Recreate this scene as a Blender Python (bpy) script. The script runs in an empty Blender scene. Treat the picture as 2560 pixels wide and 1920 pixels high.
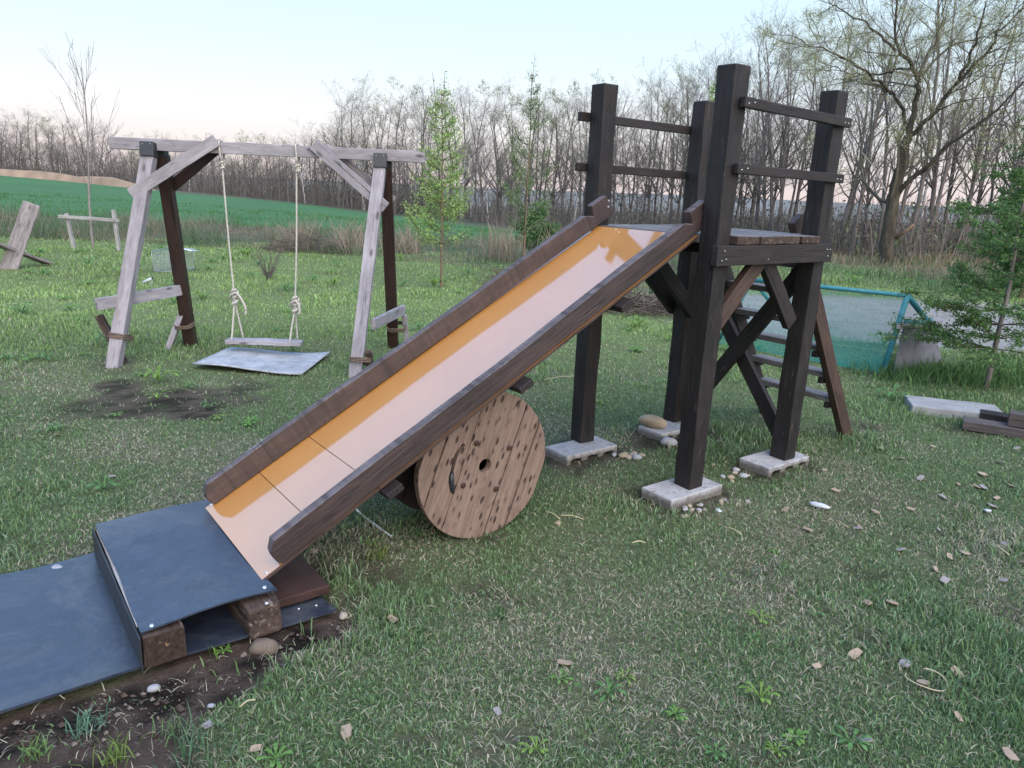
import bpy, bmesh, math, random
import numpy as np
from mathutils import Matrix, Vector, noise as mnoise

random.seed(7)
rng = np.random.default_rng(7)
scene = bpy.context.scene
COL = scene.collection
R = math.radians

# ------------------------------------------------------------------ camera
CAM_H, PITCH, ROLL, FPX = 1.5, 0.2546, 0.0411, 1863.0
_c, _s, _cr, _sr = math.cos(PITCH), math.sin(PITCH), math.cos(ROLL), math.sin(ROLL)
_fwd = Vector((0, _c, -_s)); _up0 = Vector((0, _s, _c)); _rt0 = Vector((1, 0, 0))
_rt = _cr * _rt0 + _sr * _up0; _up = -_sr * _rt0 + _cr * _up0
cd = bpy.data.cameras.new('camera'); cam = bpy.data.objects.new('camera', cd); COL.objects.link(cam)
cd.sensor_width = 36.0; cd.lens = FPX / 2560 * 36.0; cd.clip_start = 0.05; cd.clip_end = 9000
cam.matrix_world = Matrix(((_rt.x, _up.x, -_fwd.x, 0), (_rt.y, _up.y, -_fwd.y, 0), (_rt.z, _up.z, -_fwd.z, CAM_H), (0, 0, 0, 1)))
scene.camera = cam

# ------------------------------------------------------------------ sky, sun, exposure (dusk, sun just down behind the camera)
SUN_AZ = R(152)          # compass angle, measured from +Y towards +X : where the glow is
SUN_EL = R(42)
world = bpy.data.worlds.new('World'); scene.world = world; world.use_nodes = True
wt = world.node_tree; wt.nodes.clear()
wo = wt.nodes.new('ShaderNodeOutputWorld'); bg = wt.nodes.new('ShaderNodeBackground')
geo = wt.nodes.new('ShaderNodeTexCoord')
sep = wt.nodes.new('ShaderNodeSeparateXYZ'); wt.links.new(geo.outputs['Generated'], sep.inputs[0])
mx = wt.nodes.new('ShaderNodeMath'); mx.operation = 'MAXIMUM'; mx.inputs[1].default_value = 0.02
wt.links.new(sep.outputs['Z'], mx.inputs[0])
cmb = wt.nodes.new('ShaderNodeCombineXYZ')
wt.links.new(sep.outputs['X'], cmb.inputs['X']); wt.links.new(sep.outputs['Y'], cmb.inputs['Y']); wt.links.new(mx.outputs[0], cmb.inputs['Z'])
sky = wt.nodes.new('ShaderNodeTexSky'); sky.sky_type = 'NISHITA'; sky.sun_disc = False
sky.sun_elevation = R(6); sky.sun_rotation = SUN_AZ; sky.air_density = 1.0; sky.dust_density = 1.2; sky.ozone_density = 1.5
wt.links.new(cmb.outputs[0], sky.inputs['Vector'])
# twilight tint by height above the horizon: pink at the rim, pale cyan higher up, blue overhead
rmp = wt.nodes.new('ShaderNodeValToRGB'); wt.links.new(sep.outputs['Z'], rmp.inputs[0])
els = rmp.color_ramp.elements
els[0].position = 0.0; els[0].color = (0.43, 0.365, 0.37, 1)
els[1].position = 1.0; els[1].color = (0.20, 0.40, 0.78, 1)
for p, c in ((0.03, (0.455, 0.41, 0.415, 1)), (0.08, (0.475, 0.47, 0.49, 1)), (0.15, (0.415, 0.495, 0.55, 1)), (0.25, (0.35, 0.465, 0.56, 1)), (0.45, (0.27, 0.46, 0.76, 1)), (0.7, (0.23, 0.43, 0.82, 1))):
    e_ = els.new(p); e_.color = c
mixw = wt.nodes.new('ShaderNodeMix'); mixw.data_type = 'RGBA'; mixw.inputs['Factor'].default_value = 0.88
sclw = wt.nodes.new('ShaderNodeVectorMath'); sclw.operation = 'SCALE'; sclw.inputs['Scale'].default_value = 0.10
rscl = wt.nodes.new('ShaderNodeVectorMath'); rscl.operation = 'SCALE'; rscl.inputs['Scale'].default_value = 1.0
wt.links.new(sky.outputs[0], sclw.inputs[0]); wt.links.new(rmp.outputs[0], rscl.inputs[0])
wt.links.new(sclw.outputs[0], mixw.inputs['A']); wt.links.new(rscl.outputs[0], mixw.inputs['B'])
wt.links.new(mixw.outputs['Result'], bg.inputs[0]); bg.inputs[1].default_value = 1.0
wt.links.new(bg.outputs[0], wo.inputs[0])

sl = bpy.data.lights.new('sun', 'SUN'); sun = bpy.data.objects.new('sun', sl); COL.objects.link(sun)
sl.energy = 2.3; sl.angle = R(80); sl.color = (1.0, 0.87, 0.74)
sd = Vector((math.sin(SUN_AZ) * math.cos(SUN_EL), math.cos(SUN_AZ) * math.cos(SUN_EL), math.sin(SUN_EL)))
sun.rotation_euler = sd.to_track_quat('Z', 'Y').to_euler()

scene.view_settings.view_transform = 'Standard'; scene.view_settings.look = 'None'
scene.view_settings.exposure = 1.16; scene.view_settings.gamma = 1.0
scene.view_settings.use_curve_mapping = False
scene.render.engine = 'CYCLES'
scene.cycles.max_bounces = 6; scene.cycles.transparent_max_bounces = 24
scene.cycles.use_denoising = True

# ------------------------------------------------------------------ frames and helpers
def ray(px, py):
    return (_rt * ((px - 1280) / FPX) - _up * ((py - 960) / FPX) + _fwd)
def U(px, py, z=0.0):                     # a spot on the level z
    d = ray(px, py); t = (z - CAM_H) / d.z
    return Vector((d.x * t, d.y * t, z))
def UY(px, py, Y):                        # a spot at distance Y
    d = ray(px, py); t = Y / d.y
    return Vector((d.x * t, Y, CAM_H + d.z * t))
AN = 0.649
E_ = Vector((math.cos(AN), math.sin(AN), 0)); L_ = Vector((math.sin(AN), -math.cos(AN), 0)); Z_ = Vector((0, 0, 1))
T0 = Vector((1.0034, 4.1552, 0))
def T(e, l, z): return T0 + E_ * e + L_ * l + Z_ * z

WM = {}
def _mat3(x, y, z, o):
    return Matrix(((x.x, y.x, z.x, o.x), (x.y, y.y, z.y, o.y), (x.z, y.z, z.z, o.z), (0, 0, 0, 1)))
def link(o, M, parent=None):
    COL.objects.link(o)
    if parent is not None:
        o.parent = parent; o.matrix_basis = WM[parent.name].inverted() @ M
    else:
        o.matrix_basis = M
    WM[o.name] = M
    return o
def tag(o, label, cat, group=None):
    o['label'] = label; o['category'] = cat
    if group: o['group'] = group
    return o
def kind(o, k): o['kind'] = k; return o
def empty(name, loc, label=None, cat=None, group=None):
    o = bpy.data.objects.new(name, None); o.empty_display_size = 0.1
    link(o, Matrix.Translation(Vector(loc)))
    if label: tag(o, label, cat, group)
    return o
def meshobj(name, me, mat, M=None, parent=None, smooth=False):
    o = bpy.data.objects.new(name, me)
    if mat is not None and len(me.materials) == 0: me.materials.append(mat)
    link(o, M if M is not None else Matrix.Identity(4), parent)
    if smooth:
        me.polygons.foreach_set('use_smooth', [True] * len(me.polygons))
    return o
def np_mesh(name, v, f, cols=None, k=None):
    """v (n,3); f: list of faces or an int array (m,k)"""
    me = bpy.data.meshes.new(name)
    v = np.asarray(v, np.float32)
    if isinstance(f, np.ndarray):
        m, kk = f.shape
        me.vertices.add(len(v)); me.vertices.foreach_set('co', v.ravel())
        me.loops.add(m * kk); me.loops.foreach_set('vertex_index', f.astype(np.int32).ravel())
        me.polygons.add(m); me.polygons.foreach_set('loop_start', np.arange(0, m * kk, kk, dtype=np.int32))
        try: me.polygons.foreach_set('loop_total', np.full(m, kk, np.int32))
        except Exception: pass
        me.update(calc_edges=True); me.validate()
    else:
        me.from_pydata([tuple(x) for x in v], [], f); me.update()
    if cols is not None:
        at = me.attributes.new('col', 'FLOAT_COLOR', 'POINT')
        c = np.ones((len(v), 4), np.float32); c[:, :3] = cols
        at.data.foreach_set('color', c.ravel())
    return me

def box_mesh(name, sx, sy, sz, nx=1, jit=0.0, bev=0.0, seed=0, taper=None):
    """a squared timber, long in x, centred; cut into nx lengths, a little uneven, arrises worn off"""
    bm = bmesh.new()
    rr = random.Random(seed)
    rings = []
    for i in range(nx + 1):
        x = -sx / 2 + sx * i / nx
        ring = []
        for (a, b) in ((-1, -1), (1, -1), (1, 1), (-1, 1)):
            ring.append(bm.verts.new((x, a * sy / 2 + rr.uniform(-jit, jit), b * sz / 2 + rr.uniform(-jit, jit))))
        rings.append(ring)
    for i in range(nx):
        for k in range(4):
            bm.faces.new((rings[i][k], rings[i + 1][k], rings[i + 1][(k + 1) % 4], rings[i][(k + 1) % 4]))
    bm.faces.new(list(reversed(rings[0]))); bm.faces.new(rings[-1])
    bmesh.ops.recalc_face_normals(bm, faces=bm.faces)
    if bev > 0:
        ed = [e for e in bm.edges if e.calc_face_angle(0) > 0.9]
        bmesh.ops.bevel(bm, geom=ed, offset=bev, segments=2, profile=0.6, affect='EDGES')
    me = bpy.data.meshes.new(name); bm.to_mesh(me); bm.free()
    return me
_seed = [0]
def timber(name, p0, p1, w, h, mat, parent=None, up=Z_, n=6, jit=0.0012, bev=0.004):
    """timber from p0 to p1 (centre line); h along 'up', w across"""
    p0 = Vector(p0); p1 = Vector(p1); x = (p1 - p0); Ln = x.length; x.normalize()
    y = Vector(up).cross(x); y.normalize(); z = x.cross(y)
    _seed[0] += 1
    me = box_mesh(name, Ln, w, h, n, jit, bev, _seed[0])
    return meshobj(name, me, mat, _mat3(x, y, z, (p0 + p1) / 2), parent)

def poly_prism(name, outer, holes, th, mat, M, parent=None, bev=0.0):
    """flat outline (x,y) with holes, given thickness th along z (0..th)"""
    bm = bmesh.new()
    loops = []
    for lp in [outer] + list(holes):
        vs = [bm.verts.new((p[0], p[1], 0)) for p in lp]
        es = [bm.edges.new((vs[i], vs[(i + 1) % len(vs)])) for i in range(len(vs))]
        loops.append((vs, es))
    bmesh.ops.triangle_fill(bm, edges=[e for l in loops for e in l[1]], use_beauty=True, use_dissolve=False, normal=(0, 0, 1))
    fs = list(bm.faces)
    r = bmesh.ops.extrude_face_region(bm, geom=fs)
    nv = [g for g in r['geom'] if isinstance(g, bmesh.types.BMVert)]
    bmesh.ops.translate(bm, verts=nv, vec=(0, 0, th))
    bmesh.ops.recalc_face_normals(bm, faces=bm.faces)
    if bev > 0:
        ed = [e for e in bm.edges if e.is_manifold and e.calc_face_angle(0) > 1.2]
        bmesh.ops.bevel(bm, geom=ed, offset=bev, segments=1, affect='EDGES')
    me = bpy.data.meshes.new(name); bm.to_mesh(me); bm.free()
    return meshobj(name, me, mat, M, parent)

def tubes(polys, sides=5):
    """[(pts, radii)] -> v, quads"""
    V, F, off = [], [], 0
    ang = np.arange(sides) * 2 * np.pi / sides
    ca, sa = np.cos(ang), np.sin(ang)
    for pts, rad in polys:
        pts = np.asarray(pts, float); rad = np.asarray(rad, float); n = len(pts)
        d = np.gradient(pts, axis=0); d /= np.linalg.norm(d, axis=1, keepdims=True) + 1e-9
        ref = np.array([0.0, 0, 1]) if abs(d[:, 2]).mean() < 0.8 else np.array([1.0, 0, 0])
        a = np.cross(d, ref); a /= np.linalg.norm(a, axis=1, keepdims=True) + 1e-9
        b = np.cross(d, a)
        ring = pts[:, None, :] + rad[:, None, None] * (a[:, None, :] * ca[None, :, None] + b[:, None, :] * sa[None, :, None])
        V.append(ring.reshape(-1, 3))
        i = np.arange(n - 1)[:, None] * sides; k = np.arange(sides)[None, :]; k2 = (k + 1) % sides
        q = np.stack([i + k, i + k2, i + sides + k2, i + sides + k], -1).reshape(-1, 4) + off
        F.append(q); off += n * sides
    return np.concatenate(V), np.concatenate(F)
def tube_obj(name, pts, r, mat, parent=None, sides=8, smooth=True, M=None):
    pts = [tuple(p) for p in pts]
    rad = r if hasattr(r, '__len__') else [r] * len(pts)
    v, f = tubes([(pts, rad)], sides)
    n = len(v)
    v = np.concatenate([v, [pts[0], pts[-1]]])
    fl = [tuple(int(i) for i in q) for q in f]
    for k in range(sides):
        fl.append((n, (k + 1) % sides, k)); b = n - sides
        fl.append((n + 1, b + k, b + (k + 1) % sides))
    o = meshobj(name, np_mesh(name, v, fl), mat, M, parent, smooth)
    return o
def curve_pts(ctrl, n=24):
    """smooth line through control points"""
    P = [Vector(c) for c in ctrl]; P = [P[0] * 2 - P[1]] + P + [P[-1] * 2 - P[-2]]
    out = []
    m = len(P) - 3
    for i in range(m):
        for k in range(n // m + 1):
            t = k / (n // m + 1)
            a, b, c, d = P[i:i + 4]
            out.append(0.5 * ((2 * b) + (c - a) * t + (2 * a - 5 * b + 4 * c - d) * t * t + (3 * b - a - 3 * c + d) * t ** 3))
    out.append(P[-2]); return out
def blob_mesh(name, seed, sx, sy, sz, sub=2, rough=0.18):
    bm = bmesh.new(); bmesh.ops.create_icosphere(bm, subdivisions=sub, radius=1)
    for v in bm.verts:
        n_ = mnoise.noise(v.co * 1.3 + Vector((seed * 3.1, 0, 0)))
        v.co *= 1 + rough * n_ * 1.6
        v.co = Vector((v.co.x * sx, v.co.y * sy, v.co.z * sz))
    me = bpy.data.meshes.new(name); bm.to_mesh(me); bm.free()
    me.polygons.foreach_set('use_smooth', [True] * len(me.polygons))
    return me

# ------------------------------------------------------------------ materials
class NT:
    def __init__(s, name):
        s.m = bpy.data.materials.new(name); s.m.use_nodes = True; s.t = s.m.node_tree
        s.b = s.t.nodes['Principled BSDF']; s.out = s.t.nodes['Material Output']
    def n(s, t, **kw):
        nd = s.t.nodes.new(t)
        for k, v in kw.items(): setattr(nd, k, v)
        return nd
    def l(s, a, b): s.t.links.new(a, b)
    def coord(s, kind='Object', scale=(1, 1, 1), rnd=True):
        tc = s.n('ShaderNodeTexCoord'); mp = s.n('ShaderNodeMapping'); mp.inputs['Scale'].default_value = scale
        s.l(tc.outputs[kind], mp.inputs[0])
        if rnd:
            oi = s.n('ShaderNodeObjectInfo'); ml = s.n('ShaderNodeMath', operation='MULTIPLY'); ml.inputs[1].default_value = 53.7
            s.l(oi.outputs['Random'], ml.inputs[0]); s.l(ml.outputs[0], mp.inputs['Location'])
        return mp.outputs[0]
    def noise(s, vec, scale, detail=4, rough=0.6, dist=0.0):
        nd = s.n('ShaderNodeTexNoise'); nd.inputs['Scale'].default_value = scale; nd.inputs['Detail'].default_value = detail
        nd.inputs['Roughness'].default_value = rough; nd.inputs['Distortion'].default_value = dist
        s.l(vec, nd.inputs['Vector']); return nd.outputs['Fac']
    def ramp(s, fac, stops):
        r = s.n('ShaderNodeValToRGB'); s.l(fac, r.inputs[0]); e = r.color_ramp.elements
        def c4(c): return (c, c, c, 1) if not hasattr(c, '__len__') else (*c, 1)
        e[0].position, e[0].color = stops[0][0], c4(stops[0][1]); e[1].position, e[1].color = stops[-1][0], c4(stops[-1][1])
        for p, c in stops[1:-1]:
            k = e.new(p); k.color = c4(c)
        return r.outputs[0]
    def mix(s, fac, a, b, mode='MIX'):
        m = s.n('ShaderNodeMix', data_type='RGBA', blend_type=mode)
        for inp, val in (('Factor', fac), ('A', a), ('B', b)):
            sock = m.inputs[inp] if inp == 'Factor' else [i for i in m.inputs if i.name == inp and i.type == 'RGBA'][0]
            if hasattr(val, 'is_output'): s.l(val, sock)
            elif inp == 'Factor': sock.default_value = val
            else: sock.default_value = (*val, 1)
        return [o for o in m.outputs if o.type == 'RGBA'][0]
    def bump(s, h, strength=0.3, dist=0.01):
        b = s.n('ShaderNodeBump'); b.inputs['Strength'].default_value = strength; b.inputs['Distance'].default_value = dist
        s.l(h, b.inputs['Height']); s.l(b.outputs[0], s.b.inputs['Normal'])
    def set(s, color=None, rough=None, spec=None, metal=None, ior=None):
        for k, v in (('Base Color', color), ('Roughness', rough), ('Specular IOR Level', spec), ('Metallic', metal), ('IOR', ior)):
            if v is None: continue
            if hasattr(v, 'is_output'): s.l(v, s.b.inputs[k])
            elif k == 'Base Color': s.b.inputs[k].default_value = (*v, 1)
            else: s.b.inputs[k].default_value = v
        return s.m

def wood(name, dark, light, worn=None, worn_at=0.62, rough=0.65, grain=9.0, knots=0.0, saw=0.0, spec=0.4, knotc=None, crack=0.9):
    t = NT(name)
    v = t.coord('Object', (0.9, grain, grain))
    g = t.noise(v, 6.0, 6, 0.62, 0.35)
    fine = t.noise(t.coord('Object', (2.2, 60, 60)), 6.0, 3, 0.6)
    g2 = t.n('ShaderNodeMath', operation='MULTIPLY_ADD'); t.l(fine, g2.inputs[0]); g2.inputs[1].default_value = 0.45; t.l(g, g2.inputs[2])
    col = t.ramp(g2.outputs[0], [(0.38, dark), (0.95, light)])
    big = t.noise(t.coord('Object', (1.6, 5, 5)), 2.2, 4, 0.65)
    col = t.mix(t.ramp(big, [(0.35, 0.55), (0.65, 0.0)]), col, tuple(c * 0.45 for c in dark))
    if worn:
        wn = t.noise(t.coord('Object', (2.5, 16, 16)), 3.0, 5, 0.7)
        col = t.mix(t.ramp(wn, [(worn_at, 0.0), (worn_at + 0.1, 0.85)]), col, worn)
    if knots > 0:
        vo = t.n('ShaderNodeTexVoronoi'); t.l(t.coord('Object', (4.6, 11, 11)), vo.inputs['Vector']); vo.inputs['Scale'].default_value = 1.0
        kc = knotc or tuple(c * 0.35 for c in dark)
        col = t.mix(t.ramp(vo.outputs['Distance'], [(0.10, knots), (0.22, 0.0)]), col, kc)
    if saw > 0:                       # cross-cut circular-saw marks left on rough timber
        wv = t.noise(t.coord('Object', (26, 1.2, 1.2)), 1.0, 3, 0.55, 0.2)
        col = t.mix(t.ramp(wv, [(0.36, saw), (0.43, 0.0)]), col, tuple(c * 0.35 for c in dark))
        wv2 = t.noise(t.coord('Object', (70, 2.0, 2.0)), 1.0, 2, 0.5)
        col = t.mix(t.ramp(wv2, [(0.40, saw * .6), (0.55, 0.0)]), col, tuple(c * 0.6 for c in dark))
    ck = t.noise(t.coord('Object', (0.55, 17, 17)), 2.6, 4, 0.55, 0.5)      # drying cracks along the grain
    cf_ = t.ramp(ck, [(0.318, crack), (0.345, 0.0)])
    col = t.mix(cf_, col, tuple(c * 0.18 for c in dark))
    hs = t.n('ShaderNodeMath', operation='MULTIPLY_ADD'); t.l(cf_, hs.inputs[0]); hs.inputs[1].default_value = -1.2; t.l(g2.outputs[0], hs.inputs[2])
    t.bump(hs.outputs[0], 0.6, 0.004)
    return t.set(col, rough, spec)

M = {}
M['post'] = wood('dark_post_wood', (0.0042, 0.004, 0.005), (0.027, 0.021, 0.021), (0.075, 0.055, 0.046), 0.60, 0.6, knots=0.3)
M['stain'] = wood('dark_stained_board', (0.010, 0.0078, 0.0082), (0.033, 0.025, 0.025), (0.065, 0.05, 0.046), 0.66, 0.6, knots=0.4)
M['stain2'] = wood('dull_brown_board', (0.05, 0.04, 0.038), (0.13, 0.11, 0.105), (0.2, 0.18, 0.17), 0.62, 0.8)
M['brown'] = wood('brown_brace_wood', (0.034, 0.020, 0.016), (0.088, 0.055, 0.044), (0.16, 0.11, 0.085), 0.66, 0.62, knots=0.4)
M['redbrown'] = wood('red_brown_plank', (0.026, 0.012, 0.010), (0.064, 0.030, 0.025), None, 0.7, 0.6)
M['slideleft'] = wood('sawn_brown_board', (0.024, 0.014, 0.012), (0.078, 0.042, 0.036), (0.14, 0.09, 0.075), 0.70, 0.5, saw=0.8, spec=0.6)
M['slideright'] = wood('purple_brown_board', (0.016, 0.010, 0.0105), (0.066, 0.040, 0.039), (0.14, 0.10, 0.09), 0.68, 0.5, knots=0.75, spec=0.6)
M['boardtop'] = wood('weathered_board_top', (0.075, 0.066, 0.07), (0.165, 0.15, 0.162), (0.24, 0.225, 0.24), 0.58, 0.85, saw=.5, spec=.15)
M['grey'] = wood('weathered_grey_wood', (0.22, 0.205, 0.225), (0.37, 0.35, 0.38), (0.47, 0.45, 0.47), 0.62, 0.75, knots=0.75, knotc=(0.05, 0.043, 0.045))
M['greydeck'] = wood('weathered_deck_plank', (0.10, 0.09, 0.09), (0.22, 0.20, 0.20), (0.30, 0.28, 0.28), 0.62, 0.7, knots=0.3)
M['darkleg'] = wood('brown_stained_leg', (0.018, 0.009, 0.007), (0.050, 0.026, 0.021), (0.12, 0.085, 0.07), 0.71, 0.55)
M['old'] = wood('rotting_timber', (0.026, 0.018, 0.015), (0.095, 0.068, 0.058), (0.22, 0.175, 0.15), 0.56, 0.85, knots=0.3, spec=.2)
M['pale'] = wood('pale_silvered_wood', (0.25, 0.24, 0.24), (0.42, 0.40, 0.39), (0.5, 0.48, 0.47), 0.62, 0.8)
M['chair'] = wood('lichen_plank_wood', (0.15, 0.13, 0.13), (0.34, 0.31, 0.31), (0.10, 0.085, 0.08), 0.58, 0.8, knots=0.5)

def drum_mat():
    t = NT('drum_wood')
    g = t.noise(t.coord('Object', (1.0, 12, 12)), 5.0, 6, 0.62, 0.4)
    col = t.ramp(g, [(0.25, (0.11, 0.073, 0.058)), (0.5, (0.19, 0.132, 0.106)), (0.8, (0.265, 0.195, 0.158))])
    vo = t.n('ShaderNodeTexVoronoi'); t.l(t.coord('Object', (9, 22, 22)), vo.inputs['Vector']); vo.inputs['Scale'].default_value = 1.75
    vo.inputs['Randomness'].default_value = 1.0
    msk = t.noise(t.coord('Object', (3, 5, 5)), 2.2, 3, 0.6)
    f1 = t.ramp(vo.outputs['Distance'], [(0.20, 1.0), (0.36, 0.0)]); f2 = t.ramp(msk, [(0.35, 0.0), (0.50, 0.95)])
    mm = t.n('ShaderNodeMath', operation='MULTIPLY'); t.l(f1, mm.inputs[0]); t.l(f2, mm.inputs[1])
    col = t.mix(mm.outputs[0], col, (0.032, 0.019, 0.017))
    st = t.noise(t.coord('Object', (2.6, 4, 4)), 2.6, 4, 0.7)
    col = t.mix(t.ramp(st, [(0.55, 0.0), (0.72, 0.6)]), col, (0.075, 0.045, 0.038))
    fw = t.noise(t.coord('Object', (3, 70, 70)), 4.0, 2, 0.5)
    t.bump(fw, 0.5, 0.003)
    return t.set(col, 0.75, 0.3)
M['drum'] = drum_mat()

def concrete(name, a, b, speck=True, darken_sides=False):
    t = NT(name)
    n1 = t.noise(t.coord('Object', (1, 1, 1)), 9, 6, 0.7); n2 = t.noise(t.coord('Object', (1, 1, 1)), 160, 3, 0.7)
    col = t.ramp(n1, [(0.3, a), (0.7, b)])
    if speck: col = t.mix(t.ramp(n2, [(0.62, 0.0), (0.7, 0.6)]), col, tuple(c * 0.4 for c in a))
    dirt = t.noise(t.coord('Object', (1, 1, 1)), 18, 5, 0.75)
    col = t.mix(t.ramp(dirt, [(0.56, 0.0), (0.68, 0.75)]), col, (0.07, 0.055, 0.042))
    if darken_sides:
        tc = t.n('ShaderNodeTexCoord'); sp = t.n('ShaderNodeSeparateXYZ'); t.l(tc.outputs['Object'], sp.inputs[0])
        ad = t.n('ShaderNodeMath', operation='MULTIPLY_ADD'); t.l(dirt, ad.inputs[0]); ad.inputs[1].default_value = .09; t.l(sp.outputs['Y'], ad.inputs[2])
        col = t.mix(t.ramp(ad.outputs[0], [(0.115, .85), (0.142, 0.0)]), col, (0.10, 0.085, 0.07))  # sides tinted darker brown up to near the top edge
    t.bump(n2, 0.4, 0.003)
    return t.set(col, 0.9, 0.3)
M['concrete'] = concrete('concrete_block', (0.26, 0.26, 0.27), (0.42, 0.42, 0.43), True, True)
M['slab'] = concrete('concrete_slab', (0.20, 0.20, 0.205), (0.32, 0.32, 0.32), False)
M['slate'] = concrete('grey_board', (0.125, 0.13, 0.15), (0.20, 0.205, 0.235), False)

def panel_mat():
    t = NT('orange_gloss_panel')
    n1 = t.noise(t.coord('Object', (1, 1, 1)), 3, 4, 0.6)
    col = t.ramp(n1, [(0.3, (0.47, 0.205, 0.042)), (0.7, (0.52, 0.235, 0.052))])
    sc = t.noise(t.coord('Object', (1.2, 34, 1)), 5, 5, 0.7, .3)
    col = t.mix(t.ramp(sc, [(0.60, 0.0), (0.74, 0.35)]), col, (0.26, 0.15, 0.08))
    sm = t.noise(t.coord('Object', (1, 1, 1)), 14, 6, 0.75)
    col = t.mix(t.ramp(sm, [(0.62, 0.0), (0.72, 0.4)]), col, (0.20, 0.14, 0.10))
    r = t.ramp(t.noise(t.coord('Object', (6, 2, 1)), 4, 4, 0.6), [(0.35, 0.045), (0.7, 0.13)])
    t.b.inputs['Coat Weight'].default_value = 1.0; t.b.inputs['Coat IOR'].default_value = 3.1; t.b.inputs['Coat Roughness'].default_value = 0.085
    return t.set(col, 0.6, 0.2)
M['panel'] = panel_mat()

def rubber(name, base, rough, spec, ior=1.5):
    t = NT(name)
    n1 = t.noise(t.coord('Object', (1, 1, 1)), 5, 6, 0.68, 0.6); n2 = t.noise(t.coord('Object', (1, 1, 1)), 26, 5, 0.7, 0.5)
    col = t.ramp(n1, [(0.32, tuple(c * 0.75 for c in base)), (0.68, tuple(c * 1.45 for c in base))])
    col = t.mix(t.ramp(n2, [(0.52, 0.0), (0.75, 0.42)]), col, tuple(c * 2.6 for c in base))
    du = t.noise(t.coord('Object', (1, 1, 1)), 2.2, 7, 0.75, 1.2)
    col = t.mix(t.ramp(du, [(0.50, 0.0), (0.70, 0.5)]), col, (0.10, 0.105, 0.115))
    gr = t.noise(t.coord('Object', (1, 1, 1)), 240, 2, 0.6)
    col = t.mix(t.ramp(gr, [(0.66, 0.0), (0.72, 0.35)]), col, (0.16, 0.15, 0.13))
    sm = t.noise(t.coord('Object', (1, 1, 1)), 7.5, 3, 0.6)
    col = t.mix(t.ramp(sm, [(0.62, 0.0), (0.72, 0.55)]), col, tuple(c * 0.4 for c in base))
    t.l(t.ramp(n1, [(0.3, rough - 0.08), (0.7, rough + 0.1)]), t.b.inputs['Roughness'])
    t.bump(n1, 0.25, 0.012)
    return t.set(col, None, spec, ior=ior)
M['rubber'] = rubber('blue_grey_rubber', (0.020, 0.028, 0.046), 0.33, 0.75)
M['rubberpale'] = rubber('worn_rubber_sheet', (0.27, 0.285, 0.31), 0.6, 0.4)
def simple(name, col, rough=0.6, spec=0.4, metal=0.0, var=0.25, scale=20):
    t = NT(name)
    n1 = t.noise(t.coord('Object', (1, 1, 1)), scale, 4, 0.6)
    c = t.ramp(n1, [(0.3, tuple(x * (1 - var) for x in col)), (0.7, tuple(min(1, x * (1 + var)) for x in col))])
    return t.set(c, rough, spec, metal)
M['steel'] = simple('screw_steel', (0.62, 0.64, 0.68), 0.35, 0.5, 0.8)
M['black'] = simple('black_powder_steel', (0.018, 0.022, 0.028), 0.5, 0.5)
M['barrel'] = simple('barrel_and_shaded_flange', (0.02, 0.015, 0.013), 0.8)
M['rope'] = simple('cotton_rope', (0.44, 0.42, 0.385), 0.95, 0.1, 0, 0.3, 90)
M['oldrope'] = simple('brown_hemp_rope', (0.14, 0.105, 0.085), 0.95, 0.1, 0, 0.4, 90)
M['white'] = simple('white_plastic', (0.48, 0.51, 0.56), 0.5)
M['net'] = None
M['tealpipe'] = simple('teal_wrapped_pipe', (0.035, 0.19, 0.23), 0.55, 0.4)
M['stone'] = simple('pale_stone', (0.30, 0.26, 0.21), 0.85, 0.3, 0, 0.4, 8)
M['tanstone'] = simple('tan_cobble', (0.29, 0.235, 0.165), 0.8, 0.4, 0, 0.25, 10)
M['greystone'] = simple('grey_stone', (0.28, 0.29, 0.31), 0.8, 0.3, 0, 0.35, 10)
M['chip'] = wood('pale_wood_chip', (0.34, 0.25, 0.18), (0.52, 0.40, 0.30), (0.55, 0.47, 0.4), 0.6, 0.85, 30)
M['chipgrey'] = wood('grey_wood_chip', (0.26, 0.23, 0.23), (0.42, 0.38, 0.38), None, 0.6, 0.85, 30)
M['straw'] = simple('dry_straw', (0.42, 0.37, 0.24), 0.8, 0.2)
M['tin'] = simple('galvanised_sheet', (0.55, 0.62, 0.74), 0.35, 0.5, 0.6)
M['wire'] = simple('galvanised_wire', (0.30, 0.34, 0.36), 0.45, 0.5, 0.5)

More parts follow.
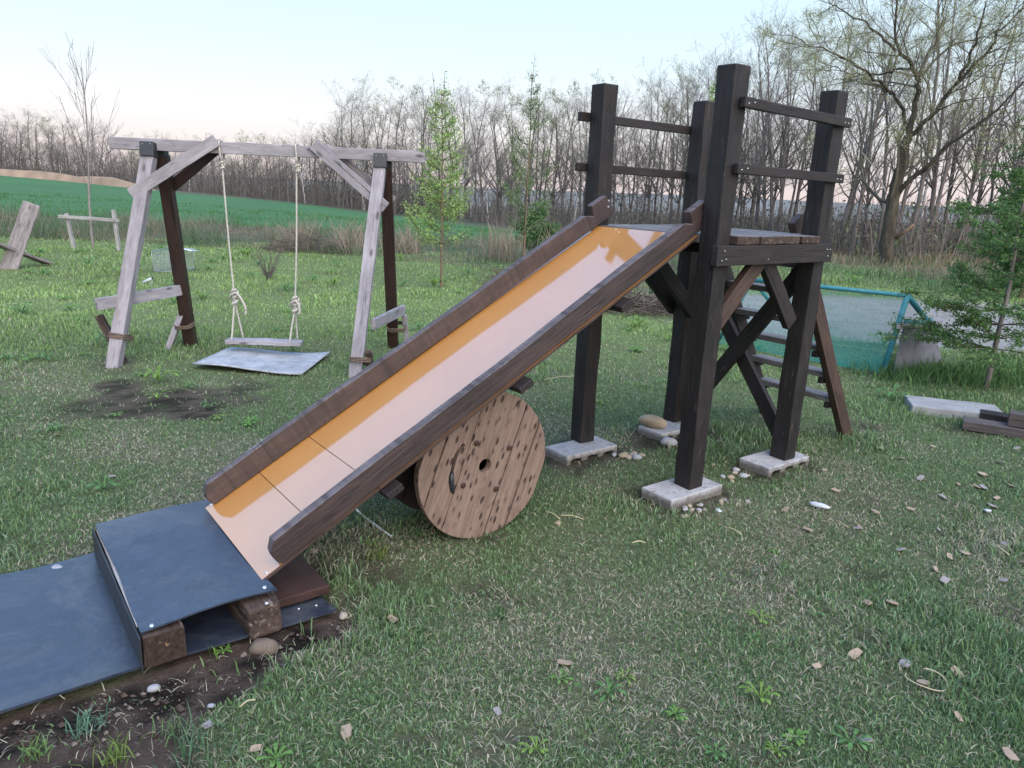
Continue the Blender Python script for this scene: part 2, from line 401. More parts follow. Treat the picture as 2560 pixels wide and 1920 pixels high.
def sheer(name, col, opac, scale, var):
    """fine netting: mostly holes"""
    t = NT(name)
    tr = t.n('ShaderNodeBsdfTransparent'); mx_ = t.n('ShaderNodeMixShader')
    n1 = t.noise(t.coord('Object', (1, 1, 1), False), scale, 4, 0.6)
    t.l(t.ramp(n1, [(0.3, opac - var), (0.7, opac + var)]), mx_.inputs[0])
    t.l(tr.outputs[0], mx_.inputs[1]); t.l(t.b.outputs[0], mx_.inputs[2]); t.l(mx_.outputs[0], t.out.inputs['Surface'])
    return t.set(col, 0.8, 0.2)
def net_mat():
    """fine bird net, bunched and doubled towards the ground"""
    t = NT('teal_bird_net'); tr = t.n('ShaderNodeBsdfTransparent'); mx_ = t.n('ShaderNodeMixShader')
    tc = t.n('ShaderNodeTexCoord'); sp = t.n('ShaderNodeSeparateXYZ'); t.l(tc.outputs['Object'], sp.inputs[0])
    n1 = t.noise(t.coord('Object', (1, 1, 1), False), 6, 4, 0.6); ad = t.n('ShaderNodeMath', operation='MULTIPLY_ADD'); t.l(n1, ad.inputs[0]); ad.inputs[1].default_value = .3; t.l(sp.outputs['Z'], ad.inputs[2])
    t.l(t.ramp(ad.outputs[0], [(0.15, .48), (0.42, .27), (0.75, .17)]), mx_.inputs[0])
    t.l(tr.outputs[0], mx_.inputs[1]); t.l(t.b.outputs[0], mx_.inputs[2]); t.l(mx_.outputs[0], t.out.inputs['Surface'])
    return t.set((0.03, 0.33, 0.33), 0.8, 0.2)
M['net'] = net_mat()
M['mesh'] = sheer('cage_wire_mesh', (0.36, 0.42, 0.43), 0.20, 8, 0.08)

def attr_mat(name, rough=0.8, spec=0.2, transl=0.0):
    t = NT(name); a = t.n('ShaderNodeAttribute'); a.attribute_name = 'col'
    t.set(a.outputs['Color'], rough, spec)
    if transl > 0:
        tl = t.n('ShaderNodeBsdfTranslucent'); t.l(a.outputs['Color'], tl.inputs[0]); mx_ = t.n('ShaderNodeMixShader'); mx_.inputs[0].default_value = transl
        t.l(t.b.outputs[0], mx_.inputs[1]); t.l(tl.outputs[0], mx_.inputs[2]); t.l(mx_.outputs[0], t.out.inputs['Surface'])
    return t.m
M['blade'] = attr_mat('grass_blades', 0.75, 0.25, 0.25)
M['leaf'] = attr_mat('leaves', 0.6, 0.3, 0.35)
def bark(name, a, b, sc=8):
    t = NT(name)
    n1 = t.noise(t.coord('Object', (1, 1, 0.3)), sc, 5, 0.7)
    t.bump(n1, 0.5, 0.02)
    return t.set(t.ramp(n1, [(0.35, a), (0.68, b)]), 0.9, 0.15)
M['bark'] = bark('grey_bark', (0.095, 0.082, 0.077), (0.21, 0.186, 0.175))  # lightened too, in place of haze on the far wood
M['twig'] = bark('twig_bark', (0.085, 0.068, 0.066), (0.15, 0.125, 0.12), 2)
M['birch'] = bark('birch_bark', (0.34, 0.32, 0.32), (0.62, 0.6, 0.59), 5)
M['larchbark'] = bark('larch_bark', (0.10, 0.075, 0.055), (0.24, 0.17, 0.11), 20)
M['greytwig'] = bark('pale_grey_bark', (0.22, 0.19, 0.19), (0.36, 0.32, 0.32), 10)

# ------------------------------------------------------------------ terrain
def _hash(ix, iy, s):
    h = (ix.astype(np.int64) * 374761393 + iy.astype(np.int64) * 668265263 + s * 1442695041) & 0x7fffffff
    h = ((h ^ (h >> 13)) * 1274126177) & 0x7fffffff
    return ((h ^ (h >> 16)) & 0xffff) / 65535.0
def vnoise(x, y, s=0):
    x = np.asarray(x, float); y = np.asarray(y, float)
    ix, iy = np.floor(x), np.floor(y); fx, fy = x - ix, y - iy
    fx = fx * fx * (3 - 2 * fx); fy = fy * fy * (3 - 2 * fy)
    a, b, c, d = _hash(ix, iy, s), _hash(ix + 1, iy, s), _hash(ix, iy + 1, s), _hash(ix + 1, iy + 1, s)
    return (a * (1 - fx) + b * fx) * (1 - fy) + (c * (1 - fx) + d * fx) * fy
def fbm(x, y, s=0, o=4):
    r, a, t = 0, 1.0, 0
    for i in range(o):
        r = r + a * vnoise(x * 2 ** i, y * 2 ** i, s + i * 17); t += a; a *= 0.55
    return r / t
def sstep(a, b, x):
    t = np.clip((x - a) / (b - a), 0, 1); return t * t * (3 - 2 * t)
TT = np.array([-1.5, -0.72, -0.55, -0.45, -0.35, -0.15, 0.0, 0.15, 0.30, 0.42, 0.5, 1.5])
DD = np.array([140., 135., 125., 112., 95., 76., 60., 48., 37., 29., 25., 25.])      # distance of the wood's edge
ZT = np.array([0.9, 0.7, -0.2, -0.6, -0.8, -1.3, -1.3, -0.75, -0.55, -0.4, -0.35, -0.35])
def edge(t): return np.interp(t, TT, DD)
def gz(x, y):
    x = np.asarray(x, float); y = np.asarray(y, float)
    t = x / np.maximum(y, 6.0)
    D = edge(t); z = np.interp(t, TT, ZT) * sstep(15.0, D, y)
    z = z - np.maximum(y - D - 25, 0) * 0.018 * sstep(D + 25, D + 120, y)
    z = np.where(y > 900, np.maximum(z, -0.018 * 900 - (y - 900) * 0.006 + (26 + 12 * fbm(x / 420, y / 900, 5, 3)) * sstep(1300, 2600, y)), z)
    z = z + 0.05 * (fbm(x / 5.0, y / 5.0, 3, 3) - 0.5) * sstep(6, 14, y) + 0.3 * (fbm(x / 25, y / 25, 4, 3) - .5) * sstep(25, 60, y)
    for ce, cl in ((-.44, .400), (-.475, -.335), (.375, .385), (.30, -.34)):      # soil heaped against the blocks
        q = T(ce, cl, 0); z = z + 0.030 * np.exp(-(((x - q.x) ** 2 + (y - q.y) ** 2) / .30 ** 2) ** 2)
    return z
def gz1(x, y): return float(gz(np.array([x]), np.array([y]))[0])

def tl(x, y):                                  # tower frame coordinates of a spot
    dx, dy = x - T0.x, y - T0.y
    return dx * E_.x + dy * E_.y, dx * L_.x + dy * L_.y
DRUM_E = -1.54
SOIL_AND_SHADE = []      # (p, q, radius, darkness); bare soil, plus contact shade round the blocks
def soil(p, q, r, k): SOIL_AND_SHADE.append((U(*p), U(*q), r, k))
soil((-250, 1960), (330, 1790), .27, .9); soil((300, 1780), (560, 1660), .17, .8); soil((560, 1630), (800, 1560), .13, .6)
soil((290, 1010), (520, 1000), .40, .56); soil((430, 985), (500, 1030), .22, .72); soil((300, 960), (340, 1030), .18, .66)
soil((740, 1500), (800, 1440), .10, .5); soil((900, 1410), (960, 1440), .13, .3)
soil((600, 955), (640, 965), .12, .4); soil((290, 905), (300, 925), .18, .3)
soil((2140, 1062), (2185, 1068), .12, .55); soil((2360, 1068), (2430, 1085), .12, .45); soil((2120, 1250), (2190, 1255), .08, .35)
soil((60, 1370), (200, 1345), .12, .25); soil((1190, 1465), (1260, 1480), .07, .3); soil((2240, 1700), (2400, 1740), .08, .3); soil((2520, 1530), (2600, 1560), .08, .4)
soil((1640, 1270), (1720, 1285), .10, .4)
SOIL_AND_SHADE.append((T(-4.4, .50, 0), T(-2.42, .50, 0), .13, .95))
SOIL_AND_SHADE.append((T(-3.9, .62, 0), T(-2.85, .60, 0), .16, .9))
for px_, py_, r_, k_ in ((1180, 1480, .09, .42), (1260, 1500, .06, .35), (1880, 1430, .10, .4), (2150, 1430, .09, .42), (1250, 1830, .07, .4), (1030, 1850, .07, .45), (1180, 1890, .06, .4), (1540, 1600, .05, .35), (2130, 1590, .06, .4), (930, 1440, .10, .45), (820, 1500, .09, .5), (2250, 1350, .05, .3), (1450, 1850, .05, .35), (1860, 1880, .06, .35), (120, 1400, .16, .3)):
    SOIL_AND_SHADE.append((U(px_, py_), U(px_ + 45, py_ + 8), r_, k_))
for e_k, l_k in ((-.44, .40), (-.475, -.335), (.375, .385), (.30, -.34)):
    SOIL_AND_SHADE.append((T(e_k - .13, l_k, 0), T(e_k + .13, l_k, 0), .21, .62))  # worn soil ring round each block, also standing in for contact shadow
SOIL_AND_SHADE.append((T(DRUM_E, .19, 0), T(DRUM_E, -.17, 0), .12, .45))  # same darkened bare patch under the drum
def soil_shade_mask(x, y):
    m = np.zeros_like(x); w = fbm(x * 5, y * 5, 11, 3) - .5
    for p, q, r, k in SOIL_AND_SHADE:
        ax, ay = q.x - p.x, q.y - p.y; L2 = ax * ax + ay * ay + 1e-9
        t = np.clip(((x - p.x) * ax + (y - p.y) * ay) / L2, 0, 1)
        d = np.hypot(x - p.x - t * ax, y - p.y - t * ay)
        m = np.maximum(m, k * (1 - sstep(0.62, 1.15, d / r + w * 1.1)))
    return m
LAWN_END = 16.6
def rough_edge(x): return np.interp(x, [-14, -6, -3, -1, 0.5, 2, 4, 8, 12], [17.6, 17.0, 16.4, 15.0, 12.6, 11.4, 13.5, 17.5, 18.5])
def path_mask(x, y):                           # pale gravel drive behind the netted frame, running off to the right
    c = 10.2 - 0.10 * (x - 6.0); w = 2.2 + 0.12 * (x - 5)
    d = (y - c) / w
    return (1 - sstep(0.8, 1.15, np.abs(d) + 0.35 * (fbm(x * 1.3, y * 1.3, 21, 3) - .5))) * sstep(1.5, 2.8, x)
def dryness(x, y):
    d = fbm(x * 0.9, y * 0.9, 31, 4) * .6 + fbm(x * 3.1, y * 3.1, 37, 3) * .4
    near = 1 - sstep(3.0, 8.5, y)
    return np.clip((d - 0.43) * 4.5, 0, 1) * (0.30 + 0.70 * near)
def lawn_color(x, y):
    n = fbm(x * 1.7, y * 1.7, 41, 4); n2 = fbm(x * 0.45, y * 0.45, 43, 3)
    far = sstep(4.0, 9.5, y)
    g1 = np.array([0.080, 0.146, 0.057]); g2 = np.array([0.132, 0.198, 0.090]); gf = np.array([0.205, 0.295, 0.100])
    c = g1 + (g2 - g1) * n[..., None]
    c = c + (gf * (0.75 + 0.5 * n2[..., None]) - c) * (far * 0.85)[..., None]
    return c
def axis_grid(segs):
    out = [segs[0][0]]
    for a, b, n, g in segs:
        if g == 1: s = np.linspace(a, b, n + 1)[1:]
        else:
            k = np.linspace(0, 1, n + 1)[1:]; s = a + (b - a) * (np.exp(np.log(abs(g)) * k) - 1) / (abs(g) - 1) if g > 0 else b + (a - b) * (np.exp(np.log(-g) * (1 - k)) - 1) / (-g - 1)
        out += list(s)
    return np.array(out)
gx = axis_grid([(-4000, -5, 60, -900), (-5, 6, 190, 1), (6, 4000, 60, 900)])
gy = axis_grid([(-400, 0.8, 26, -120), (0.8, 8.5, 150, 1), (8.5, 5000, 150, 2500)])
XX, YY = np.meshgrid(gx, gy); x_, y_ = XX.ravel(), YY.ravel()
sm = soil_shade_mask(x_, y_)
zz = gz(x_, y_) + 0.022 * (fbm(x_ * 9, y_ * 9, 51, 3) - .5) * sm * (y_ < 9) - 0.012 * sm
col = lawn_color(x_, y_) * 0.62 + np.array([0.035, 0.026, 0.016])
dr = dryness(x_, y_)[:, None]
col = col + (np.array([0.16, 0.145, 0.10]) - col) * dr * 0.55
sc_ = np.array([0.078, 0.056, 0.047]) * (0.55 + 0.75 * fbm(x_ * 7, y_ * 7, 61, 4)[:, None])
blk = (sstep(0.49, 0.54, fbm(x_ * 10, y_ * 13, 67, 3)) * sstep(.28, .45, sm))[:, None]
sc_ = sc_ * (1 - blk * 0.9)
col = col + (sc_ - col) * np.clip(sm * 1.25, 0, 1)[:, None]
rg = sstep(0, 1.4, y_ - rough_edge(x_) + 1.2 * (fbm(x_ * .8, y_ * .8, 71, 3) - .5))[:, None]
rc = np.array([0.12, 0.125, 0.085]) * (0.7 + 0.6 * fbm(x_ * .7, y_ * .7, 73, 4)[:, None]); gg = np.array([0.09, 0.14, 0.07])
rc = rc + (gg - rc) * sstep(.45, .62, fbm(x_ * .5, y_ * .5, 77, 3))[:, None]
right = sstep(3.5, 6.0, x_)[:, None]
rg2 = rg * (1 - right * 0.85)
col = col + (rc - col) * rg2
wood_in = sstep(-3, 4, y_ - edge(x_ / np.maximum(y_, 6)))[:, None]
col = col + (np.array([0.095, 0.075, 0.06]) - col) * wood_in * (y_ < 400)[:, None]
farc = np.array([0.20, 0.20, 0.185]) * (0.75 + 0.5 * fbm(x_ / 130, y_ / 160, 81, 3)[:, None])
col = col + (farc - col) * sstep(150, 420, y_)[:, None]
pm = path_mask(x_, y_)[:, None]
col = col + (np.array([0.30, 0.285, 0.27]) * (0.8 + 0.4 * fbm(x_ * 3, y_ * 3, 83, 3)[:, None]) - col) * pm
nX, nY = len(gx), len(gy)
i = np.arange(nY - 1)[:, None] * nX + np.arange(nX - 1)[None, :]
F = np.stack([i, i + 1, i + nX + 1, i + nX], -1).reshape(-1, 4)
def ground_mat():
    t = NT('ground_soil_and_turf'); a = t.n('ShaderNodeAttribute'); a.attribute_name = 'col'
    n1 = t.noise(t.coord('Object', (1, 1, 1), False), 38, 5, 0.75); n2 = t.noise(t.coord('Object', (1, 1, 1), False), 150, 3, 0.7)
    c = t.mix(t.ramp(n1, [(0.35, 0.45), (0.62, 0.0)]), a.outputs['Color'], (0.022, 0.02, 0.014), 'MIX')
    c = t.mix(t.ramp(n2, [(0.55, 0.0), (0.72, 0.35)]), c, (0.15, 0.13, 0.1))
    t.bump(n1, 0.6, 0.03)
    return t.set(c, 0.95, 0.15)
ground = kind(meshobj('ground', np_mesh('ground', np.stack([x_, y_, zz], 1), F, col), ground_mat(), smooth=True), 'structure')

# winter-wheat field beyond the rough strip
fy = np.concatenate([np.linspace(0, 1, 40) ** 1.6]); ft = np.linspace(-1.3, 0.115, 90)
FT, FV = np.meshgrid(ft, fy)
d0 = np.interp(FT, [-1.3, -0.45, -0.15, 0.0, 0.115], [25, 26, 25.5, 24.5, 27]) + 1.2 * (fbm(FT * 40, FT * 0, 5, 3) - .5)
d1 = edge(FT) - np.interp(FT, [-1.3, -.7, -.45, -.3, .115], [10, 10, 20, 5, 13])
FYY = d0 + (np.maximum(d1 - d0, 4)) * FV; FXX = FT * FYY
fz = gz(FXX.ravel(), FYY.ravel()) + 0.05 - 0.5 * (FV.ravel() < 1e-6)
fc = np.array([0.068, 0.160, 0.062]) * (0.78 + 0.44 * fbm(FXX.ravel() / 5, FYY.ravel() / 2.2, 91, 4)[:, None])
n_ = len(ft); i = np.arange(len(fy) - 1)[:, None] * n_ + np.arange(n_ - 1)[None, :]
FF = np.stack([i, i + 1, i + n_ + 1, i + n_], -1).reshape(-1, 4)
def field_mat():
    t = NT('young_wheat'); a = t.n('ShaderNodeAttribute'); a.attribute_name = 'col'
    n1 = t.noise(t.coord('Object', (1.2, 5, 1), False), 2.4, 5, 0.75)
    c = t.mix(t.ramp(n1, [(0.35, 0.55), (0.6, 0.0)]), a.outputs['Color'], (0.02, 0.075, 0.035))
    t.bump(n1, 0.5, 0.1); return t.set(c, 0.9, 0.15)
kind(meshobj('field', np_mesh('field', np.stack([FXX.ravel(), FYY.ravel(), fz], 1), FF, fc), field_mat(), smooth=True), 'structure')
# dry earth bank along the far left edge of the field
bt = np.linspace(-1.0, -0.475, 60); bv, bf, bc = [], [], []
for k, t_ in enumerate(bt):
    D = edge(t_) - 5.0 - 14 * sstep(-0.62, -0.475, t_); h = 1.15 * min(1, (t_ + 1.0) / .1, (-0.472 - t_) / 0.06) * (0.75 + 0.4 * float(vnoise(np.array([t_ * 40]), np.array([0.]), 5)[0]))
    for j, (dy, dz) in enumerate(((-4.5, -0.2), (-2.2, h * .75), (0, h), (2.5, h * .8), (6, -0.4))):
        y = D + dy; x = t_ * y; bv.append((x, y, gz1(x, y) + dz))
        bc.append(np.array([0.30, 0.215, 0.145]) * (0.75 + 0.4 * random.random()))
for k in range(len(bt) - 1):
    for j in range(4): bf.append((k * 5 + j, (k + 1) * 5 + j, (k + 1) * 5 + j + 1, k * 5 + j + 1))
kind(meshobj('earth_bank', np_mesh('earth_bank', bv, bf, np.array(bc)), attr_mat('dry_earth', 0.95, 0.1), smooth=True), 'structure')

# ------------------------------------------------------------------ play tower
tower = empty('play_tower', T(0, 0, 0), 'tall dark timber play tower with deck, side rails and four square posts', 'play tower')
PA, PW, ZB, ZTOP = 0.4093, 0.102, 0.070, 2.064
posts = {}
for nm, (se, sl_), dz, lean in (('P1', (-1, 1), .012, (0.006, 0.004)), ('P2', (-1, -1), -.004, (0, 0)), ('P3', (1, 1), -.012, (0.010, 0.006)), ('P4', (1, -1), -.01, (0, 0))):
    b = T(se * PA, sl_ * PA, ZB); t = T(se * PA + lean[0], sl_ * PA + lean[1], ZTOP + dz)
    posts[nm] = timber('post', b, t, PW, PW, M['post'], tower, up=E_, n=14, jit=0.0036, bev=0.007)
def screw(p, nrm, parent, r=0.0055):
    x = Vector(nrm); a = Vector((0, 0, 1)) if abs(x.z) < 0.9 else Vector((1, 0, 0)); y = a.cross(x); y.normalize(); z = x.cross(y)
    global _screw
    if '_screw' not in globals():
        bm = bmesh.new(); bmesh.ops.create_cone(bm, cap_ends=True, segments=10, radius1=1, radius2=0.7, depth=0.5)
        _screw = bpy.data.meshes.new('screw'); bm.to_mesh(_screw); bm.free(); _screw.materials.append(M['steel'])
    Mx = _mat3(y, z, x, Vector(p)) @ Matrix.Diagonal((r, r, r, 1))
    return meshobj('screw', _screw, None, Mx, parent)
# side rails: right pair on the outer face, left pair on the outer face of the other side
for z0, z1, e0, e1 in ((1.918, 1.899, -.412, .470), (1.634, 1.624, -.410, .476)):
    r_ = timber('rail', T(e0, .486, z0), T(e1, .486, z1), .030, .045, M['stain'], tower)
    for ee, off in ((e0, .028), (e0, .07), (e1, -.03), (e1, -.062)):
        k = (ee + off - e0) / (e1 - e0); screw(T(ee + off, .502, z0 + (z1 - z0) * k + .004 * (1 if off > .05 else -1)), L_, r_, .0042)
for z0, z1 in ((1.897, 1.889), (1.636, 1.628)):
    r_ = timber('rail', T(-.515, -.480, z0), T(.47, -.480, z1), .030, .045, M['stain'], tower)
# deck bearers (skirt boards) and planks
sk = timber('skirt_board', T(-.490, .483, 1.243), T(.462, .483, 1.244), .038, .094, M['stain'], tower)
for ee, zz_ in ((-.44, 1.266), (-.425, 1.228), (-.455, 1.222), (-.1, 1.222), (.41, 1.262), (.425, 1.228), (.44, 1.262)): screw(T(ee, .503, zz_), L_, sk, .0036)
timber('skirt_board', T(-.490, -.483, 1.243), T(.462, -.483, 1.244), .038, .094, M['stain'], tower)
for ee in (-.30, .30): timber('joist', T(ee, -.462, 1.262), T(ee, .462, 1.262), .045, .055, M['stain'], tower)
pe = -.349
for wdt, ov in ((.172, 0), (.176, .008), (.170, -.005), (.165, .004)):
    timber('deck_plank', T(pe + wdt / 2, -.49 + ov, 1.312), T(pe + wdt / 2, .497 + ov, 1.312), wdt - .006, .040, M['old'], tower, n=8, jit=0.002, bev=0.006).data.materials.append(M['greydeck'])
    for q_ in bpy.data.objects[-1:] if False else [o_ for o_ in tower.children if o_.name.startswith('deck_plank')][-1:]:
        for f_ in q_.data.polygons:
            if f_.normal.z > .7: f_.material_index = 1
    pe += wdt
timber('deck_plank', T(-.400, -.352, 1.312), T(-.400, .352, 1.312), .094, .040, M['greydeck'], tower)
timber('deck_plank', T(.400, -.352, 1.312), T(.400, .352, 1.312), .09, .040, M['greydeck'], tower)
# knee braces on both long sides
for l_, mt in ((.462, 'brown'),):
    timber('brace', T(-.40, l_ - .026, .885), T(-.075, l_ - .026, 1.215), .04, .085, M[mt], tower, up=L_.cross(E_))
    timber('brace', T(-.035, l_ - .026, 1.215), T(.262, l_ - .026, .865), .04, .085, M['stain'], tower)
for l_ in (-.335, -.486):
    timber('brace', T(.40, l_, .80), T(.06, l_, 1.10), .04, .088, M['post'], tower)
timber('brace', T(-.40, -.335, .88), T(-.075, -.335, 1.215), .04, .085, M['post'], tower)
# crossed braces at the back
timber('cross_brace', T(.448, -.395, -.01 + .09), T(.448, .40, 1.20), .038, .088, M['post'], tower)
timber('cross_brace', T(.489, -.395, 1.07), T(.489, .40, .075), .036, .088, M['stain'], tower)

# ladder fixed behind the tower: stands by itself
lad = empty('ladder', T(1.34, 0, 0), 'dark wooden step ladder leaning against the back of the play tower', 'ladder')
sdir = (T(.455, 0, 1.38) - T(1.34, 0, 0)).normalized()
for l_, mt in ((.275, 'brown'), (-.335, 'stain')):
    timber('stringer', T(1.352, l_, -.02), T(1.352, l_, -.02) + sdir * 1.70, .045, .095, M[mt], lad)
for k, (e0, z0) in enumerate(((1.155, .275), (1.045, .452), (.93, .632), (.825, .79), (.705, .975), (.59, 1.15))):
    timber('step', T(e0 + .02, -.31, z0), T(e0 + .02, .25, z0), .115, .034, M['greydeck'] if k else M['greydeck'], lad, up=Z_)
    for l_ in (-.29, .23):
        timber('cleat', T(e0 - .04, l_, z0 - .038), T(e0 + .085, l_, z0 - .038), .036, .038, M['stain'], lad)

# concrete blocks under the posts, hollow cores showing on the long side
for nm, (ce, cl), lab in (('P1', (-.44, .400), 'hollow concrete block under the nearest tower post, front right'), ('P2', (-.475, -.335), 'hollow concrete block with open cores under the tower post beside the cable drum'),
                          ('P3', (.375, .385), 'hollow concrete block under the tower post nearest the ladder foot'), ('P4', (.30, -.34), 'hollow concrete block under the far tower post with a cobble lying on it')):
    hw, th = .195, .10
    holes = []
    for cx in (-.125, 0, .125):
        holes.append([(cx + math.copysign(abs(math.cos(a)) ** .5, math.cos(a)) * .042, .044 + math.copysign(abs(math.sin(a)) ** .6, math.sin(a)) * .028) for a in np.linspace(0, 2 * math.pi, 16, endpoint=False)])
    Mb = _mat3(E_, Z_, L_ * 1.0 if E_.cross(Z_).dot(L_) > 0 else -L_, T(ce, cl, ZB - th) + (L_ * -.1 if E_.cross(Z_).dot(L_) > 0 else L_ * .1))
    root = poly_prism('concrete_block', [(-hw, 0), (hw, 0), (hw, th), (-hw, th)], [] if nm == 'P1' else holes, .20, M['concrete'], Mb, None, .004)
    tag(root, lab, 'concrete block', 'blocks under the tower posts')

# ------------------------------------------------------------------ slide
SL = 0.5515; TH = math.atan(SL)
SU = (E_ * math.cos(TH) + Z_ * math.sin(TH)); SN = (-E_ * math.sin(TH) + Z_ * math.cos(TH))
def S(e, l, n=0.0): return T(e, l, 1.323 + (e + .471) * SL) + SN * n      # on the sliding face
slide = empty('slide', T(-2.57, 0, 0), 'long wooden slide with glossy orange bed and dark brown side boards', 'slide')
def slide_board(l_c, mat, e0, th):
    """side board with its foot rounded off and its head notched round the post"""
    Ln = (-.385 - e0) / math.cos(TH); H_ = .098; notch = (-.505 - e0) / math.cos(TH)
    prof = [(0.016, 0.0), (0.003, .014), (0.0, .040), (.006, .066), (.034, H_)]
    xs = np.linspace(.06, notch - .02, 22)
    for x in xs[1:]: prof.append((x, H_ + .0035 * math.sin(x * 4.1 + l_c) + random.uniform(-.0012, .0012)))
    prof += [(notch - .02, H_), (notch + .03, H_ - .030), (notch + .035, H_ + .030), (Ln + .015, H_ + .03), (Ln + .04, .03), (Ln + .012, .012)]
    M_ = _mat3(SU, SN, L_ * (1 if SU.cross(SN).dot(L_) > 0 else -1), S(e0, l_c, .001) - L_ * (th / 2 if SU.cross(SN).dot(L_) > 0 else -th / 2))
    o = poly_prism('side_board', prof, [], th, mat, M_, slide, .003)
    o.data.materials.append(M['boardtop'])
    for p_ in o.data.polygons:
        if p_.normal.y > .55: p_.material_index = 1
    return o
def reorient(o): return o
sb1 = slide_board(-.3385, M['slideleft'], -2.555, .040)
sb2 = slide_board(.3365, M['slideright'], -2.515, .044)
for p in ((.006, .072), (.006, .104)): screw(T(-.43 + p[0] * 3, -.3165, 1.36 + p[1]), L_, sb1, .006)
# the bed: three lengths of coated panel butted end to end
for e0, e1 in ((-2.578, -2.3565), (-2.3545, -2.1315), (-2.1295, -.462)):
    p = timber('bed_panel', S(e0, 0, -.007), S(e1, 0, -.007), .706, .014, M['panel'], slide, up=SN, n=2, jit=0.0, bev=.0012)
    p.data.materials.append(M['brown'])
    for q_ in p.data.polygons:
        if q_.normal.z < .9: q_.material_index = 1
for l_ in (.335, -.345): screw(S(-2.555, l_, .001), SN, slide, .006)
for e0 in (-.955, -1.50, -2.10):
    timber('cross_bar', S(e0, -.385, -.034), S(e0, .398, -.034), .075, .030, M['stain'], slide, up=SN)
for l_ in (-.3, .3): timber('under_rail', S(-2.44, l_, -.0275), S(-.48, l_, -.0275), .035, .0125, M['redbrown'], slide, up=SN)

# ------------------------------------------------------------------ cable drum under the slide
DR, DC = .336, (-1.54, .327)
drum = empty('cable_drum', T(DC[0], 0, 0), 'weathered wooden cable drum standing on edge under the slide', 'cable drum')
ga = math.atan2(.549, .204)                  # the boards' lengthwise direction, tilted off upright
gx_, gy_ = math.cos(ga), math.sin(ga)        # along the board
def disc_to(e, z): return ((e * gx_ + z * gy_), (e * gy_ - z * gx_))      # -> (along, across)
def flange(l0, th, name, detail, mt):
    ax_, ay_ = E_ * gx_ + Z_ * gy_, E_ * gy_ - Z_ * gx_
    nz = ax_.cross(ay_); off = T(DC[0], l0, DC[1])
    cuts = [-DR, -.245, -.118, .118, .222, DR]
    for a, b in zip(cuts[:-1], cuts[1:]):
        a2, b2 = a + .0032, b - .0032
        a2 = max(a2, -DR * .9995); b2 = min(b2, DR * .9995)
        out = []
        for v in np.linspace(a2, b2, 16): out.append((math.sqrt(max(DR * DR - v * v, 0)), v))
        for v in np.linspace(b2, a2, 16): out.append((-math.sqrt(max(DR * DR - v * v, 0)) - 1e-5, v))
        if abs(a2) > DR * .99: out = out[1:-1]
        if abs(b2) > DR * .99: out = out[:15] + out[17:]
        holes = []
        if detail and a < 0 < b:
            holes.append([(math.cos(q) * .0315, math.sin(q) * .0315) for q in np.linspace(0, 2 * math.pi, 20, endpoint=False)])
        if detail and a == -.245:
            arc = []
            pts = [disc_to(-.115, .121), disc_to(-.150, .083), disc_to(-.168, .030), disc_to(-.176, -.02), disc_to(-.170, -.067)]
            cp = curve_pts([(*p, 0) for p in pts], 12)
            lft, rgt = [], []
            for i_, p in enumerate(cp):
                d = (cp[min(i_ + 1, len(cp) - 1)] - cp[max(i_ - 1, 0)]).normalized(); nn = Vector((-d.y, d.x, 0)) * .0085
                lft.append(((p + nn).x, (p + nn).y)); rgt.append(((p - nn).x, (p - nn).y))
            holes.append(lft + rgt[::-1])
        dth = random.uniform(-.0035, .0035)
        Mx = _mat3(ax_, ay_, nz, off - nz * (th / 2 if nz.dot(L_) > 0 else th / 2) + L_ * dth)
        poly_prism(name, out, holes, th, mt, Mx, drum, .002)
    return ax_, ay_, nz
flange(.185, .036, 'flange_board', True, M['drum'])
flange(-.165, .036, 'flange_board', False, M['barrel'])  # far flange takes the dark barrel tone to imitate the shadow on it
bm = bmesh.new(); bmesh.ops.create_cone(bm, cap_ends=False, segments=28, radius1=.17, radius2=.17, depth=.312)
me = bpy.data.meshes.new('barrel'); bm.to_mesh(me); bm.free()
meshobj('barrel', me, M['barrel'], _mat3(E_, Z_, E_.cross(Z_), T(DC[0], .01, DC[1])), drum)
bolt_me = None
for (de, dz_) in ((-.052, .116), (.126, .063), (-.115, -.065), (.061, -.120)):
    p = T(DC[0] + de, .2055, DC[1] + dz_)
    bm = bmesh.new(); bmesh.ops.create_uvsphere(bm, u_segments=12, v_segments=6, radius=.013)
    for v in bm.verts: v.co.z *= .45
    me = bpy.data.meshes.new('bolt'); bm.to_mesh(me); bm.free()
    meshobj('bolt', me, M['redbrown'], _mat3(E_, Z_ , L_, p), drum)
tube_obj('strap', [T(DC[0] - .176, .205, DC[1] + .005), T(DC[0] - .178, .2075, DC[1] - .03), T(DC[0] - .172, .2055, DC[1] - .075), T(DC[0] - .165, .206, DC[1] - .09)], [.011, .013, .010, .005], M['black'], drum, 6)
blk_ = timber('support_block', T(-1.79, -.06, .36), T(-1.62, -.06, .36), .09, .10, M['post'])
tag(blk_, 'short dark timber block wedged between cable drum and slide', 'timber block')

